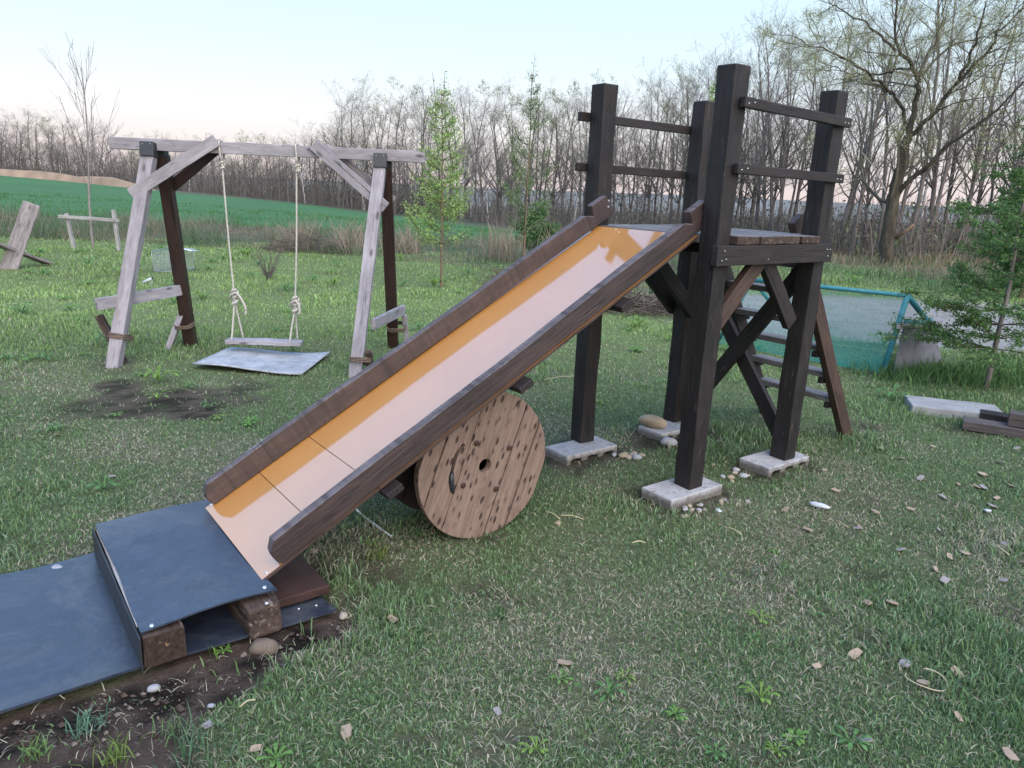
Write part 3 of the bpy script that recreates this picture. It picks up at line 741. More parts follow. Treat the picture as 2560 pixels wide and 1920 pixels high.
# ------------------------------------------------------------------ rubber mats and the landing step
def sheet(name, e0, e1, l0, l1, zf, th, mat, ne=24, nl=24, wob=0.0):
    v, f = [], []
    for s_ in (1, 0):
        for i_ in range(ne + 1):
            for j_ in range(nl + 1):
                e = e0 + (e1 - e0) * i_ / ne; l = l0 + (l1 - l0) * j_ / nl
                we = wob * (float(vnoise(np.array([l * 3.1 + 9]), np.array([e * 2.]), 3)[0]) - .5)
                p = T(e + we * (1 if i_ in (0, ne) else .5), l + wob * (float(vnoise(np.array([e * 3.1]), np.array([4.2]), 5)[0]) - .5), zf(e, l) + s_ * th); v.append(p)
    n = (ne + 1) * (nl + 1)
    def ix(s_, i_, j_): return (0 if s_ else n) + i_ * (nl + 1) + j_
    for i_ in range(ne):
        for j_ in range(nl):
            f.append((ix(1, i_, j_), ix(1, i_ + 1, j_), ix(1, i_ + 1, j_ + 1), ix(1, i_, j_ + 1)))
            f.append((ix(0, i_, j_ + 1), ix(0, i_ + 1, j_ + 1), ix(0, i_ + 1, j_), ix(0, i_, j_)))
    for i_ in range(ne):
        for j_ in (0, nl): f.append((ix(1, i_, j_), ix(1, i_ + 1, j_), ix(0, i_ + 1, j_), ix(0, i_, j_)))
    for j_ in range(nl):
        for i_ in (0, ne): f.append((ix(1, i_, j_), ix(1, i_, j_ + 1), ix(0, i_, j_ + 1), ix(0, i_, j_)))
    bm = bmesh.new(); me = bpy.data.meshes.new(name); me.from_pydata([tuple(p) for p in v], [], f)
    bm.from_mesh(me); bmesh.ops.recalc_face_normals(bm, faces=bm.faces); bm.to_mesh(me); bm.free()
    for p in me.polygons: p.use_smooth = True
    try: me.set_sharp_from_angle(angle=R(40))
    except Exception: pass
    return me
def zmat(e, l):
    n1 = float(fbm(np.array([e * 2.2]), np.array([l * 2.2]), 9, 2)[0]) - .5
    return .006 + .016 * (n1 + .5) + .012 * max(0, (abs(l) - .38) / .08) * (.5 + n1)
mat_o = meshobj('ground_mat', sheet('ground_mat', -4.35, -2.348, -.445, .452, zmat, .009, M['rubber'], 60, 26, .035), M['rubber'])
tag(mat_o, 'blue grey rubber mat lying on the soil under the landing step', 'rubber mat')
for p in (c for c in ((-2.42, .30), (-2.40, .39), (-2.46, .375))): screw(T(p[0], p[1], zmat(*p) + .012), Z_, mat_o, .005)
step = empty('landing_step', T(-2.77, 0, .02), 'low landing step of two old timbers under a curved rubber sheet', 'landing step')
timber('bearer', T(-2.918, -.425, .078), T(-2.918, .452, .078), .122, .112, M['old'], step, n=10, jit=.003, bev=.007)
timber('bearer', T(-2.610, -.425, .078), T(-2.610, .478, .078), .112, .112, M['old'], step, n=10, jit=.005, bev=.012)
timber('added_shade_board', T(-2.853, -.36, .079), T(-2.668, -.36, .079), .03, .108, M['post'], step, n=1)  # unseen board added to cut the light and darken the opening
timber('side_strip', T(-2.986, -.43, .080), T(-2.986, .455, .074), .006, .118, M['black'], step, n=8, jit=.001, bev=0)
timber('edge_lath', T(-2.968, -.40, .140), T(-2.974, .39, .140), .016, .009, M['pale'], step, n=8, jit=.001, bev=.001)
def ztop(e, l):
    k = (e + 2.96) / .40
    front = max(0, (l - .2) / .24)
    return .139 + .012 * math.sin(math.pi * min(max(k, 0), 1)) * (.6 + .6 * front) + .012 * k - .006 * front * (1 - k) + .004 * math.sin(l * 7 + e * 3) + .006 * (1 - min(1, max(0, k * 4)))
tp = meshobj('top_sheet', sheet('top_sheet', -2.975, -2.553, -.43, .445, ztop, .006, M['rubber'], 26, 40, .022), M['rubber'], None, step)
for (e, l) in ((-2.945, .425), (-2.588, .41)): screw(T(e, l, ztop(e, l) + .008), Z_, tp, .0075)
screw(T(-2.60, .462, .1355), Z_, step, .0075)
def end_mat():
    t = NT('rotting_end_grain'); n1 = t.noise(t.coord('Object', (1, 1, 1)), 26, 4, 0.6, .6); n2 = t.noise(t.coord('Object', (1, 1, 1)), 60, 4, 0.7)
    c = t.ramp(n2, [(0.3, (0.016, 0.011, 0.009)), (0.7, (0.055, 0.036, 0.028))]); c = t.mix(t.ramp(n1, [(0.62, 0.0), (0.68, 0.8)]), c, (0.22, 0.14, 0.085))
    t.bump(n2, .6, .004); return t.set(c, .85, .2)
timber('end_grain', T(-2.974, .4535, .076), T(-2.862, .4535, .078), .006, .104, end_mat(), step, n=1, jit=0, bev=.002)
pk = timber('plank', T(-2.335, .05, .052), T(-2.56, .05, .052), .62, .034, M['redbrown'], None)
tag(pk, 'short red brown plank under the lower end of the slide', 'plank')
st = meshobj('stone', blob_mesh('stone', 3, .052, .034, .03), simple('soil_brown_stone', (.13, .10, .08), .9), _mat3((E_ + L_ * .5).normalized(), (L_ - E_ * .5).normalized(), Z_, T(-2.63, .505, .0)))
tag(st, 'rounded brown stone against the end of the landing step', 'stone')
tag(tube_obj('cable', curve_pts([T(-1.95, -.36, .11), T(-1.93, -.27, .03), T(-1.91, -.12, .008), T(-1.90, 0.02, .006)], 18), .0052, simple('white_cable_sheath', (.75, .77, .78), .5), None, 6), 'short white cable lying in the grass under the slide', 'cable')

# ------------------------------------------------------------------ swing frame
SA = Vector((-3.08, 6.23, 0)); SAX = (Vector((-1.2, 6.40, 0)) - SA).normalized(); SNM = Vector((-SAX.y, SAX.x, 0))   # SNM points away from the camera
def B(s, z, off=0.0): return SA + SAX * s + SNM * off + Z_ * z
swing = empty('swing_stand', B(.95, 0), 'weathered grey A-frame swing stand with long top beam and dark back legs', 'swing frame')
timber('top_beam', B(-.20, 1.736), B(2.29, 1.733), .088, .090, M['grey'], swing, n=12, jit=.0015)
legs = {}
def leg(foot, top, mat, name='leg'):
    d = (Vector(top) - Vector(foot)).normalized()
    return timber(name, Vector(foot) - d * .06, top, .098, .092, mat, swing, up=SAX.cross(d), n=12, jit=.0014)
LFf, LBf, RFf, RBf = Vector((-3.205, 5.80, 0)), Vector((-2.95, 6.66, 0)), Vector((-1.262, 5.80, 0)), Vector((-1.150, 6.98, 0))
leg(LFf, B(.112, 1.655, -.062), M['grey']); leg(LBf, B(.165, 1.655, .062), M['darkleg'])
leg(RFf, B(1.930, 1.640, -.062), M['grey']); leg(RBf, B(1.965, 1.640, .062), M['darkleg'])
for s, zc in ((.115, 1.700), (1.934, 1.690)):            # black angle hoods clamping the legs to the beam
    for off, dz in ((-.062, 0), (.062, 0)):
        b_ = timber('bracket', B(s + (.03 if off > 0 else 0), zc - .062, off * 1.28), B(s + (.03 if off > 0 else 0), zc + .048, off * .98), .106, .105, M['black'], swing, up=SNM, n=1, jit=0, bev=.004)
        if off < 0:
            for dx, dzz in ((-.03, .038), (.03, .038), (-.02, -.01), (.02, -.01)):
                screw(B(s + dx, zc + dzz, off * 1.05 - .056), -SNM, b_, .004)
# braces from the legs up to the beam, front and back
timber('brace', B(-.015, 1.345, -.168), B(.640, 1.790, -.066), .030, .092, M['grey'], swing, up=Z_)
timber('brace', B(1.985, 1.318, -.168), B(1.400, 1.790, -.066), .030, .092, M['grey'], swing, up=Z_)
timber('brace', B(.160, 1.392, .175), B(.650, 1.772, .066), .030, .085, M['darkleg'], swing, up=Z_)
timber('brace', B(2.02, 1.36, .16), B(1.47, 1.772, .066), .030, .090, M['grey'], swing, up=Z_)
# low cross pieces between front and back leg
def mid(a, b, z, o=0): return Vector(a) + (Vector(b) - Vector(a)) * (z / 1.65)
timber('cross_piece', Vector((-3.245, 5.72, .512)), Vector((-2.935, 6.54, .535)), .038, .092, M['grey'], swing)
timber('cross_piece', Vector((-1.150, 5.985, .395)), Vector((-1.045, 6.93, .375)), .038, .088, M['grey'], swing)
# stakes driven in beside the legs and tied on with old rope
def ring(p, d, r, name, parent, turns=2, mat='oldrope', rr=.007, sq=1.0):
    d = Vector(d).normalized(); a = SAX - d * SAX.dot(d); a.normalize(); b = d.cross(a)
    pts = []
    for k in range(turns * 14 + 1):
        t = k / 14 * 2 * math.pi; c_, s__ = math.cos(t), math.sin(t)
        pts.append(Vector(p) + a * math.copysign(abs(c_) ** .6, c_) * r + b * math.copysign(abs(s__) ** .6, s__) * r * sq + d * (k / 14 * .013 - turns * .006) + Vector((0, 0, random.uniform(-.004, .004))))
    return tube_obj(name, pts, rr, M[mat], parent, 6)
def stake(p0, p1, w, mat, lab):
    o = timber('stake', p0, p1, w, w * .9, M[mat], None, up=SAX, n=4, bev=.005)
    return tag(o, lab, 'stake', 'stakes tied to the swing legs')
dLF = (B(.112, 1.655, -.062) - LFf).normalized(); dLB = (B(.165, 1.655, .062) - LBf).normalized(); dRF = (B(1.93, 1.64, -.062) - RFf).normalized(); dRB = (B(1.965, 1.64, .062) - RBf).normalized()
s1 = stake((-3.17, 5.93, -.05), (-3.39, 5.99, .375), .06, 'old', 'dark stake with a cut end tied to the left front swing leg')
ring(LFf + dLF * .235 + Vector((-.01, .05, 0)), dLF, .072, 'rope', swing, 3, sq=1.5)
s2 = stake((-3.10, 6.50, -.03), (-2.965, 6.585, .345), .055, 'grey', 'grey leaning stake tied to the left back swing leg')
ring(LBf + dLB * .215 + Vector((-.02, -.02, 0)), dLB, .072, 'rope', swing, 3, sq=1.2)
s3 = stake((-1.01, 6.99, -.03), (-1.04, 6.94, .32), .052, 'grey', 'grey upright stake tied to the right back swing leg')
ring(RBf + dRB * .22 + Vector((.04, -.0, 0)), dRB, .085, 'rope', swing, 3)
s4 = stake((-1.15, 5.90, -.03), (-1.16, 5.84, .20), .06, 'old', 'dark stub stake tied to the right front swing leg')
ring(RFf + dRF * .125 + Vector((.03, .0, 0)), dRF, .085, 'rope', swing, 3)

# the swing itself: plank seat hung on two knotted ropes
sw = empty('rope_swing', B(.93, .14), 'grey plank swing seat hanging on two knotted cotton ropes', 'swing')
timber('seat', B(.615, .146), B(1.245, .142), .155, .034, M['grey'], sw, n=6, jit=.003, bev=.006)
for a_ in (.68, 1.18): timber('seat_batten', B(a_, .1275, -.07), B(a_, .1275, .07), .04, .019, M['old'], sw)
for st_, kn_, ks, legs_ in ((.655, .545, .694, (.668, .735)), (1.256, .495, 1.199, (1.155, 1.196))):
    rp = tube_obj('rope', curve_pts([B(st_, 1.785, .052), B(st_, 1.789, 0), B(st_ - .002, 1.775, -.055), B(st_ + .004, 1.66, -.052), B(st_ + (ks - st_) * .1, 1.6, -.02), B(st_ + (ks - st_) * .5, 1.0, -.005), B(ks, kn_, 0)], 40), .0074, M['rope'], sw, 7)
    tube_obj('rope_loop', curve_pts([B(st_, 1.785, .052), B(st_ + .003, 1.67, .05), B(st_ + .008, 1.61, -.005)], 14), .0085, M['rope'], sw, 7)
    def knot(c, r, n_, seed, parent):
        rr_ = random.Random(seed); pts = []
        for k in range(n_):
            t = k / n_ * 2 * math.pi * 3
            pts.append(c + Vector(((1 + .55 * math.cos(t * 2 / 3)) * math.cos(t) * r * .62, (1 + .55 * math.cos(t * 2 / 3)) * math.sin(t) * r * .5, math.sin(t * 2 / 3) * r * 1.25 + rr_.uniform(-.002, .002))))
        return tube_obj('knot', pts, .0085, M['rope'], parent, 7)
    knot(B(st_ + .006, 1.60, -.02), .022, 40, 3, sw); knot(B(ks, kn_ - .03, 0), .040, 54, int(ks * 100), sw); knot(B(ks + .004, kn_ + .01, 0), .03, 40, 8, sw)
    for g_, dy in zip(legs_, (-.062, .062)):
        tube_obj('rope', curve_pts([B(ks, kn_ - .05, 0), B(g_ * .6 + ks * .4, .30, dy * .5), B(g_, .155, dy)], 12), .0078, M['rope'], sw, 7)
    if ks < 1: tube_obj('rope_tail', curve_pts([B(ks, kn_ + .02, -.02), B(ks + .035, kn_ + .012, -.03), B(ks + .075, kn_ - .05, -.03), B(ks + .098, kn_ - .12, -.03), B(ks + .092, kn_ - .16, -.03)], 16), .0098, M['rope'], sw, 7)
    else: tube_obj('rope_tail', curve_pts([B(ks, kn_ + .02, -.02), B(ks + .03, kn_ - .005, -.03), B(ks + .042, kn_ - .07, -.03), B(ks + .028, kn_ - .10, -.03)], 12), .0095, M['rope'], sw, 7)
# rubber sheet on the grass below the seat
v, f = [], []
c4_ = [U(706, 923), U(815, 888), U(1060, 985) * 0 + U(821, 895), U(751, 945)]
cs = [Vector((-2.575, 5.815, .02)), Vector((-2.50, 6.40, .02)), Vector((-1.62, 6.43, .03)), Vector((-1.665, 5.70, .015))]
for i_ in range(21):
    for j_ in range(15):
        a, b = i_ / 20, j_ / 14
        p = (cs[0] * (1 - b) + cs[1] * b) * (1 - a) + (cs[3] * (1 - b) + cs[2] * b) * a
        p = p + Vector((0, .035 * math.sin(a * 3.1) * (b - .7), .018 + .016 * math.sin(a * 5 + b) + .02 * abs(a - .5)))
        v.append(tuple(p))
for i_ in range(20):
    for j_ in range(14): f.append((i_ * 15 + j_, (i_ + 1) * 15 + j_, (i_ + 1) * 15 + j_ + 1, i_ * 15 + j_ + 1))
so = meshobj('landing_sheet', np_mesh('landing_sheet', v, f), M['rubberpale'], smooth=True)
md = so.modifiers.new('thick', 'SOLIDIFY'); md.thickness = .008; md.offset = -1
tag(so, 'pale blue grey rubber sheet on the grass below the swing seat', 'rubber sheet')

# ------------------------------------------------------------------ things at the back of the lawn
ch = empty('plank_chair', (-7.8, 11.65, 0), 'two grey planks slotted together as a leaning chair, far left of the lawn', 'chair')
timber('back_plank', (-7.93, 11.60, -.06), (-7.62, 11.92, 1.0), .25, .05, M['chair'], ch, up=Vector((.3, -.85, .4)), n=8, jit=.006, bev=.02)
timber('seat_plank', (-8.03, 11.30, .47), (-7.72, 12.30, .03), .22, .045, M['chair'], ch, up=Z_, n=6, jit=.005, bev=.012)
fr = empty('staking_rail', (-8.55, 15.2, 0), 'low pale wooden rail on two posts staking the young bare tree', 'stake frame')
timber('post', (-8.96, 15.2, -.1), (-9.05, 15.2, .69), .07, .06, M['pale'], fr)
timber('post', (-8.05, 15.2, -.1), (-8.10, 15.2, .80), .07, .06, M['pale'], fr)
timber('rail', (-9.18, 15.14, .63), (-7.98, 15.14, .60), .05, .062, M['pale'], fr)
cg = empty('wire_cage', (-5.6, 12.1, 0), 'small wire mesh cage with shiny tin lid behind the swing leg', 'cage')
cx0, cx1, cy0, cy1, cz = -5.82, -5.40, 11.95, 12.55, .335
v = [(cx0, cy0, .01), (cx1, cy0, .01), (cx1, cy1, .01), (cx0, cy1, .01), (cx0, cy0, cz), (cx1, cy0, cz), (cx1, cy1, cz), (cx0, cy1, cz)]
meshobj('mesh_panel', np_mesh('mesh_panel', v, [(0, 1, 5, 4), (1, 2, 6, 5), (2, 3, 7, 6), (3, 0, 4, 7)]), M['mesh'], None, cg)
fw_ = [((v[a]), (v[b])) for a, b in ((0, 1), (1, 2), (2, 3), (3, 0), (4, 5), (5, 6), (6, 7), (7, 4), (0, 4), (1, 5), (2, 6), (3, 7))]
for a, b in fw_: tube_obj('frame_wire', [a, b], .006, M['wire'], cg, 5)
for k in range(1, 7):
    x = cx0 + (cx1 - cx0) * k / 7; tube_obj('wire', [(x, cy0, .01), (x, cy0, cz)], .002, M['wire'], cg, 4)
    z = cz * k / 7; tube_obj('wire', [(cx0, cy0 - .001, z), (cx1, cy0 - .001, z)], .002, M['wire'], cg, 4)
meshobj('lid', box_mesh('lid', .40, .34, .012, 2, .002, .002, 5), M['tin'], Matrix.Translation((-5.46, 12.3, .352)) @ Matrix.Rotation(.12, 4, 'Y') @ Matrix.Rotation(-.1, 4, 'X'), cg)
mk = empty('garden_marker', (-4.70, 9.55, 0), 'thin wire marker with a tilted white tube and black cap', 'garden marker')
tube_obj('stem', [(-4.72, 9.6, -.03), (-4.70, 9.6, .20)], .0035, M['wire'], mk, 5)
tube_obj('tube', [(-4.81, 9.58, .155), (-4.70, 9.60, .212)], .017, M['white'], mk, 8)
tube_obj('cap', [(-4.70, 9.60, .212), (-4.683, 9.602, .221)], .014, M['black'], mk, 8)

# netted ridge frame with a grey end board
nt = empty('netted_cover', (3.6, 7.3, 0), 'low ridge frame draped with teal netting, grey board at its end', 'netted frame')
bl_, br_ = U(2225, 940), U(2352, 899)
xb = (br_ - bl_).normalized(); yb = Z_; zb = xb.cross(yb)
def UP(px, py): d = ray(px, py); t = (bl_ - Vector((0, 0, CAM_H))).dot(zb) / d.dot(zb); return Vector((0, 0, CAM_H)) + d * t
RR, RL = UP(2269, 739), U(1880, 716, .665)
RL.z = RR.z
FR, FL = U(2205, 938), U(1790, 862, 0)
BL = RL + (br_ - RR); BL.z = 0
tube_obj('ridge_pipe', [RL, RR], .020, M['tealpipe'], nt, 8)
for a, b, q_ in ((RR, FR, .026), (RR, UP(2321, 806), .026), (RL, FL, .018), (RL, BL, .018)): tube_obj('frame_pipe', [a, b], q_, M['tealpipe'], nt, 8)
def netsheet(name, a, b, c, d, sag, n=16):
    v, f = [], []
    for i_ in range(n + 1):
        for j_ in range(n + 1):
            s, t = i_ / n, j_ / n
            p = (a * (1 - s) + b * s) * (1 - t) + (d * (1 - s) + c * s) * t
            p = p + sag * (math.sin(math.pi * s) * math.sin(math.pi * t) ** .8) + Vector((0, 0, .02 * math.sin(s * 23 + t * 5) * t))
            p.z = max(p.z, .012); v.append(tuple(p))
    for i_ in range(n):
        for j_ in range(n): f.append((i_ * (n + 1) + j_, (i_ + 1) * (n + 1) + j_, (i_ + 1) * (n + 1) + j_ + 1, i_ * (n + 1) + j_ + 1))
    return meshobj(name, np_mesh(name, v, f), M['net'], None, nt, True)
netsheet('net', RL, RR, FR, FL, Vector((0, 0, -.03)))
netsheet('net', RL, RR, br_, BL, Vector((0, 0, -.03)))
def loc2(px, py): d = UP(px, py) - bl_; return (d.dot(xb), d.z)
poly_prism('end_board', [(0, -.03), ((br_ - bl_).length, -.03), loc2(2321, 812), loc2(2254, 815)], [], .018, M['slate'], _mat3(xb, yb, zb, bl_ + zb * .012), nt, .002)
timber('end_rail', UP(2231, 814) + zb * .045, UP(2336, 806) + zb * .045, .022, .045, M['grey'], nt)
tube_obj('net_roll', curve_pts([UP(2256, 806) + zb * .03, UP(2290, 806) + zb * .035, UP(2318, 800) + zb * .03], 12), .026, M['tealpipe'], nt, 8)
# concrete paving slab
sb = meshobj('paving_slab', box_mesh('paving_slab', .62, .34, .10, 4, .002, .008, 3), M['slab'], Matrix.Translation((3.33, 5.42, .018)) @ Matrix.Rotation(-.31, 4, 'Z'))
tag(sb, 'pale concrete paving slab lying in the grass near the ladder', 'paving slab')
# stacked dark timbers at the right edge
pl = empty('wood_stack', (3.6, 5.0, 0), 'small stack of dark weathered boards at the right edge of the lawn', 'wood stack')
pa = Vector((3.20, 5.07, 0)); pd = Vector((.83, -.50, 0)).normalized(); pn = Vector((.5, .83, 0)).normalized()
timber('board', pa + Z_ * .035, pa + pd * 1.3 + Z_ * .035, .16, .06, M['stain2'], pl)
timber('board', pa + pn * .28 + pd * .1 + Z_ * .04, pa + pn * .28 + pd * 1.4 + Z_ * .04, .12, .07, M['post'], pl)
timber('board', pa + pd * .26 + pn * .03 + Z_ * .115, pa + pd * 1.4 + pn * .03 + Z_ * .115, .11, .09, M['stain2'], pl)
timber('board', pa + pd * .45 + pn * .10 + Z_ * .15, pa + pd * .95 + pn * .35 + Z_ * .26, .13, .022, M['post'], pl)
timber('board', pa + pd * .75 + pn * .22 + Z_ * .16, pa + pd * 1.6 + pn * .10 + Z_ * .165, .16, .06, M['post'], pl)

# stones by the blocks, chips on the lawn
cob = meshobj('cobble', blob_mesh('cobble', 5, .095, .048, .04, 3, .1), M['tanstone'], _mat3((L_ * .75 + E_ * .3).normalized(), (E_ * .75 - L_ * .3).normalized(), Z_, T(.16, -.375, .108)))
tag(cob, 'large smooth tan cobble lying on the far concrete block', 'cobble')
stone_me = [blob_mesh('stone', k, 1, .75, .55, 2, .25) for k in range(4)]
for m_, k in zip(stone_me, ('stone', 'tanstone', 'stone', 'greystone')): m_.materials.append(M[k])
def scatter_stone(p, r, lab, grp, k=None):
    k = random.randrange(4) if k is None else k
    p = Vector(p); p.z = gz1(p.x, p.y); o = meshobj('stone', stone_me[k], None, Matrix.Translation(p + Z_ * r * .25) @ Matrix.Rotation(random.uniform(0, 6.3), 4, 'Z') @ Matrix.Diagonal((r, r, r, 1)))
    return tag(o, lab, 'stone', grp)
for (ex, ly) in ((-.26, -.19), (-.22, -.17), (-.18, -.19), (-.30, -.17), (-.22, -.13), (-.34, -.2), (-.16, -.15), (-.28, -.145)):
    scatter_stone(T(ex, ly, .0), random.uniform(.02, .034), 'small pale stone beside the block near the cable drum', 'stones beside the drum side block')
for k in range(14):
    scatter_stone(T(-.44 + random.uniform(-.2, .16), .53 + random.uniform(0, .07), 0), random.uniform(.008, .018), 'tiny pebble along the front of the nearest concrete block', 'pebbles at the nearest block')
for k in range(7):
    scatter_stone(T(-.02 + random.uniform(-.1, .16), .30 + random.uniform(-.05, .13), 0), random.uniform(.013, .028), 'small pale stone left of the block near the ladder foot', 'stones at the ladder side block')
scatter_stone(T(.12, -.19, .0), .055, 'flat stone under the edge of the far concrete block', 'stones at the far block')
scatter_stone(T(.26, -.17, .0), .045, 'tan stone at the corner of the far concrete block', 'stones at the far block', 1)
for (px, py, r, k, lab) in ((385, 1724, .020, 3, 'pointed grey stone in the bare soil in front of the landing step'), (528, 1767, .012, 3, 'small oval grey stone at the edge of the bare soil'),
                            (783, 1381, .022, 0, 'brown stone in the grass under the slide foot'), (858, 1542, .020, 0, 'grey brown pebble beside the rubber mat corner'), (805, 1470, .016, 0, 'pebble between slide foot and mat corner'),
                            (1396, 1310, .021, 1, 'pale brown stone on the grass right of the cable drum'), (145, 1427, .03, 3, 'flat pale stone on dry grass beside the mat')):
    scatter_stone(U(px, py), r, lab, None, k)
def chip_mesh(k):
    rr = random.Random(k); bm = bmesh.new()
    pts = [(-1, -.6), (rr.uniform(-.2, .3), -.7 + rr.uniform(-.1, .1)), (1, -.5 + rr.uniform(-.15, .2)), (.9, .5 + rr.uniform(-.2, .2)), (-.2, .65), (-.95, .45)]
    t_ = [bm.verts.new((x, y, .18 + .08 * x)) for x, y in pts]; b_ = [bm.verts.new((x, y, .02)) for x, y in pts]
    bm.faces.new(t_); bm.faces.new(b_[::-1])
    for i_ in range(6): bm.faces.new((t_[i_], b_[i_], b_[(i_ + 1) % 6], t_[(i_ + 1) % 6]))
    bmesh.ops.recalc_face_normals(bm, faces=bm.faces)
    me = bpy.data.meshes.new('wood_chip'); bm.to_mesh(me); bm.free(); me.materials.append(M['chipgrey' if k % 3 == 0 else 'chip']); return me
chips = [chip_mesh(k) for k in range(6)]
chip_px = [(1244, 1787), (2136, 1642), (2041, 1673), (2262, 1666), (2305, 1714), (2394, 1800), (2161, 1858), (2521, 1895), (2149, 1324), (2143, 1326), (2275, 1278), (2186, 1284), (2345, 1329), (2372, 1397),
           (2338, 1430), (2508, 1457), (2410, 1388), (2453, 1334), (2508, 1365), (2535, 1367), (2500, 1372), (1811, 1258), (1962, 1279), (2089, 1231), (2357, 1247), (2395, 1215), (2440, 1221), (2457, 1223), (2525, 1218),
           (2491, 1250), (2527, 1220), (2229, 1513), (2167, 1513), (2360, 1457), (868, 1838), (640, 1880), (520, 1822), (1410, 1665), (980, 1555), (2480, 1270), (2555, 1410), (145, 1092), (280, 1196), (140, 716), (2390, 1690),
           (1870, 1262), (1760, 1235), (2060, 1180), (2300, 1200), (2420, 1150), (2250, 1150), (2500, 1160), (2330, 1120), (2200, 1125), (2540, 1125), (2455, 1190), (2020, 1330), (2250, 1380)]
for k, (px, py) in enumerate(chip_px):
    p = U(px, py); r = random.uniform(.014, .026) * (1.15 if py < 1300 else 1)
    o = meshobj('wood_chip', chips[k % 6], None, Matrix.Translation(p + Z_ * .012) @ Matrix.Rotation(random.uniform(0, 6.3), 4, 'Z') @ Matrix.Rotation(random.uniform(-.4, .4), 4, 'X') @ Matrix.Rotation(random.uniform(-.3, .3), 4, 'Y') @ Matrix.Diagonal((r, r, r, 1)))
    tag(o, 'small pale wood chip lying loose on the lawn', 'wood chip', 'wood chips scattered on the lawn')
wp = meshobj('plastic_scrap', blob_mesh('plastic_scrap', 2, .05, .018, .012, 2, .3), M['white'], Matrix.Translation(U(2048, 1272) + Z_ * .02) @ Matrix.Rotation(-.5, 4, 'Z')); tag(wp, 'white plastic scrap on the grass in front of the ladder', 'plastic scrap')
for (px, py, lab) in ((1795, 1286, 'tiny white scrap on the grass below the nearest block'), (2466, 1286, 'white torn scrap on the grass at the far right')):
    tag(meshobj('paper_scrap', blob_mesh('paper_scrap', px, .02, .014, .008, 2, .5), M['white'], Matrix.Translation(U(px, py) + Z_ * .02)), lab, 'scrap')
hp = U(2313, 1713)
tag(tube_obj('straw_hoop', [hp + Vector((math.cos(a) * .062, math.sin(a) * .055, .022 + .006 * math.sin(a * 2))) for a in np.linspace(2.4, 7.6, 26)], .0022, M['straw'], None, 5), 'dry straw stem curled into a hoop on the lawn', 'straw')
for (px, py, qx, qy) in ((1363, 1293, 1400, 1312), (1400, 1303, 1458, 1312), (1578, 1373, 1612, 1371), (1360, 958, 1440, 948), (1808, 1332, 1852, 1350), (2470, 1375, 2520, 1402), (600, 1790, 640, 1770)):
    a, b = U(px, py), U(qx, qy)
    tag(tube_obj('straw', curve_pts([a + Z_ * .03, (a + b) / 2 + Z_ * .038, b + Z_ * .028], 6), .0026, M['straw'], None, 5), 'loose dry straw stem lying on the short grass', 'straw', 'loose straw stems on the lawn')

# ------------------------------------------------------------------ grass
def free_of_things(x, y, m=0.0):
    """True where turf grows: not under mats, blocks, slabs"""
    e, l = tl(x, y)
    k = ~((e > -4.35 - m) & (e < -2.345 + m) & (l > -.44 - m) & (l < .455 + m))
    for ce, cl in ((-.44, .400), (-.475, -.335), (.375, .385), (.30, -.34)):
        k &= ~((abs(e - ce) < .195) & (abs(l - cl) < .10))
    k &= ~((x > -2.56) & (x < -1.64) & (y > 5.75) & (y < 6.36))
    dx, dy = x - 3.33, y - 5.42; c_, s__ = math.cos(-.31), math.sin(-.31)
    k &= ~((abs(dx * c_ + dy * s__) < .31) & (abs(-dx * s__ + dy * c_) < .17))
    return k
def blades(x, y, z, h, w, col, lean, seed=0, tip_light=1.25):
    r = np.random.default_rng(seed); n = len(x)
    az = r.uniform(0, 2 * np.pi, n); la = r.uniform(0, 2 * np.pi, n)
    wx, wy = np.cos(az) * w * .5, np.sin(az) * w * .5
    dx, dy = np.cos(la) * lean * h, np.sin(la) * lean * h
    up = h * np.sqrt(np.clip(1 - lean ** 2, .05, 1))
    v = np.empty((n, 5, 3), np.float32)
    v[:, 0] = np.stack([x - wx, y - wy, z - .004], 1); v[:, 1] = np.stack([x + wx, y + wy, z - .004], 1)
    mxx, myy, mz = x + dx * .38, y + dy * .38, z + up * .62
    v[:, 2] = np.stack([mxx - wx * .8, myy - wy * .8, mz], 1); v[:, 3] = np.stack([mxx + wx * .8, myy + wy * .8, mz], 1)
    droop = np.clip(lean - .5, 0, 1) * .5
    v[:, 4] = np.stack([x + dx, y + dy, z + up * (1 - droop)], 1)
    b = np.arange(n)[:, None] * 5
    tri = np.concatenate([b + [0, 1, 3], b + [0, 3, 2], b + [2, 3, 4]], 1).reshape(-1, 3)
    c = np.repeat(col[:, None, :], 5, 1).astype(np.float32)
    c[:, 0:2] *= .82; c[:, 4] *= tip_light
    return v.reshape(-1, 3), tri, c.reshape(-1, 3)
def sector(n, y0, y1, power, tmin=-.86, tmax=.86):
    """random spots in the fan in front of the camera, denser near"""
    u = rng.random(n)
    if abs(power - 1) < 1e-6: y = y0 * (y1 / y0) ** u
    else: y = (y0 ** (1 - power) + u * (y1 ** (1 - power) - y0 ** (1 - power))) ** (1 / (1 - power))
    return rng.uniform(tmin, tmax, n) * (y + .35), y
gx_p, gy_p = sector(600000, 1.15, 18.5, 1.05, -1.0, 1.0)
smk = soil_shade_mask(gx_p, gy_p); dk = dryness(gx_p, gy_p)
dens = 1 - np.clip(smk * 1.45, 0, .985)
dens *= 1 - path_mask(gx_p, gy_p) * .93
dens *= .62 + .38 * sstep(.3, .55, fbm(gx_p * 2.3, gy_p * 2.3, 101, 3))
keep = (rng.random(len(gx_p)) < dens) & free_of_things(gx_p, gy_p, .01) & (gy_p < rough_edge(gx_p) + 2.5 + 30 * (gx_p > 4.5))
x, y, dk = gx_p[keep], gy_p[keep], dk[keep]
n = len(x)
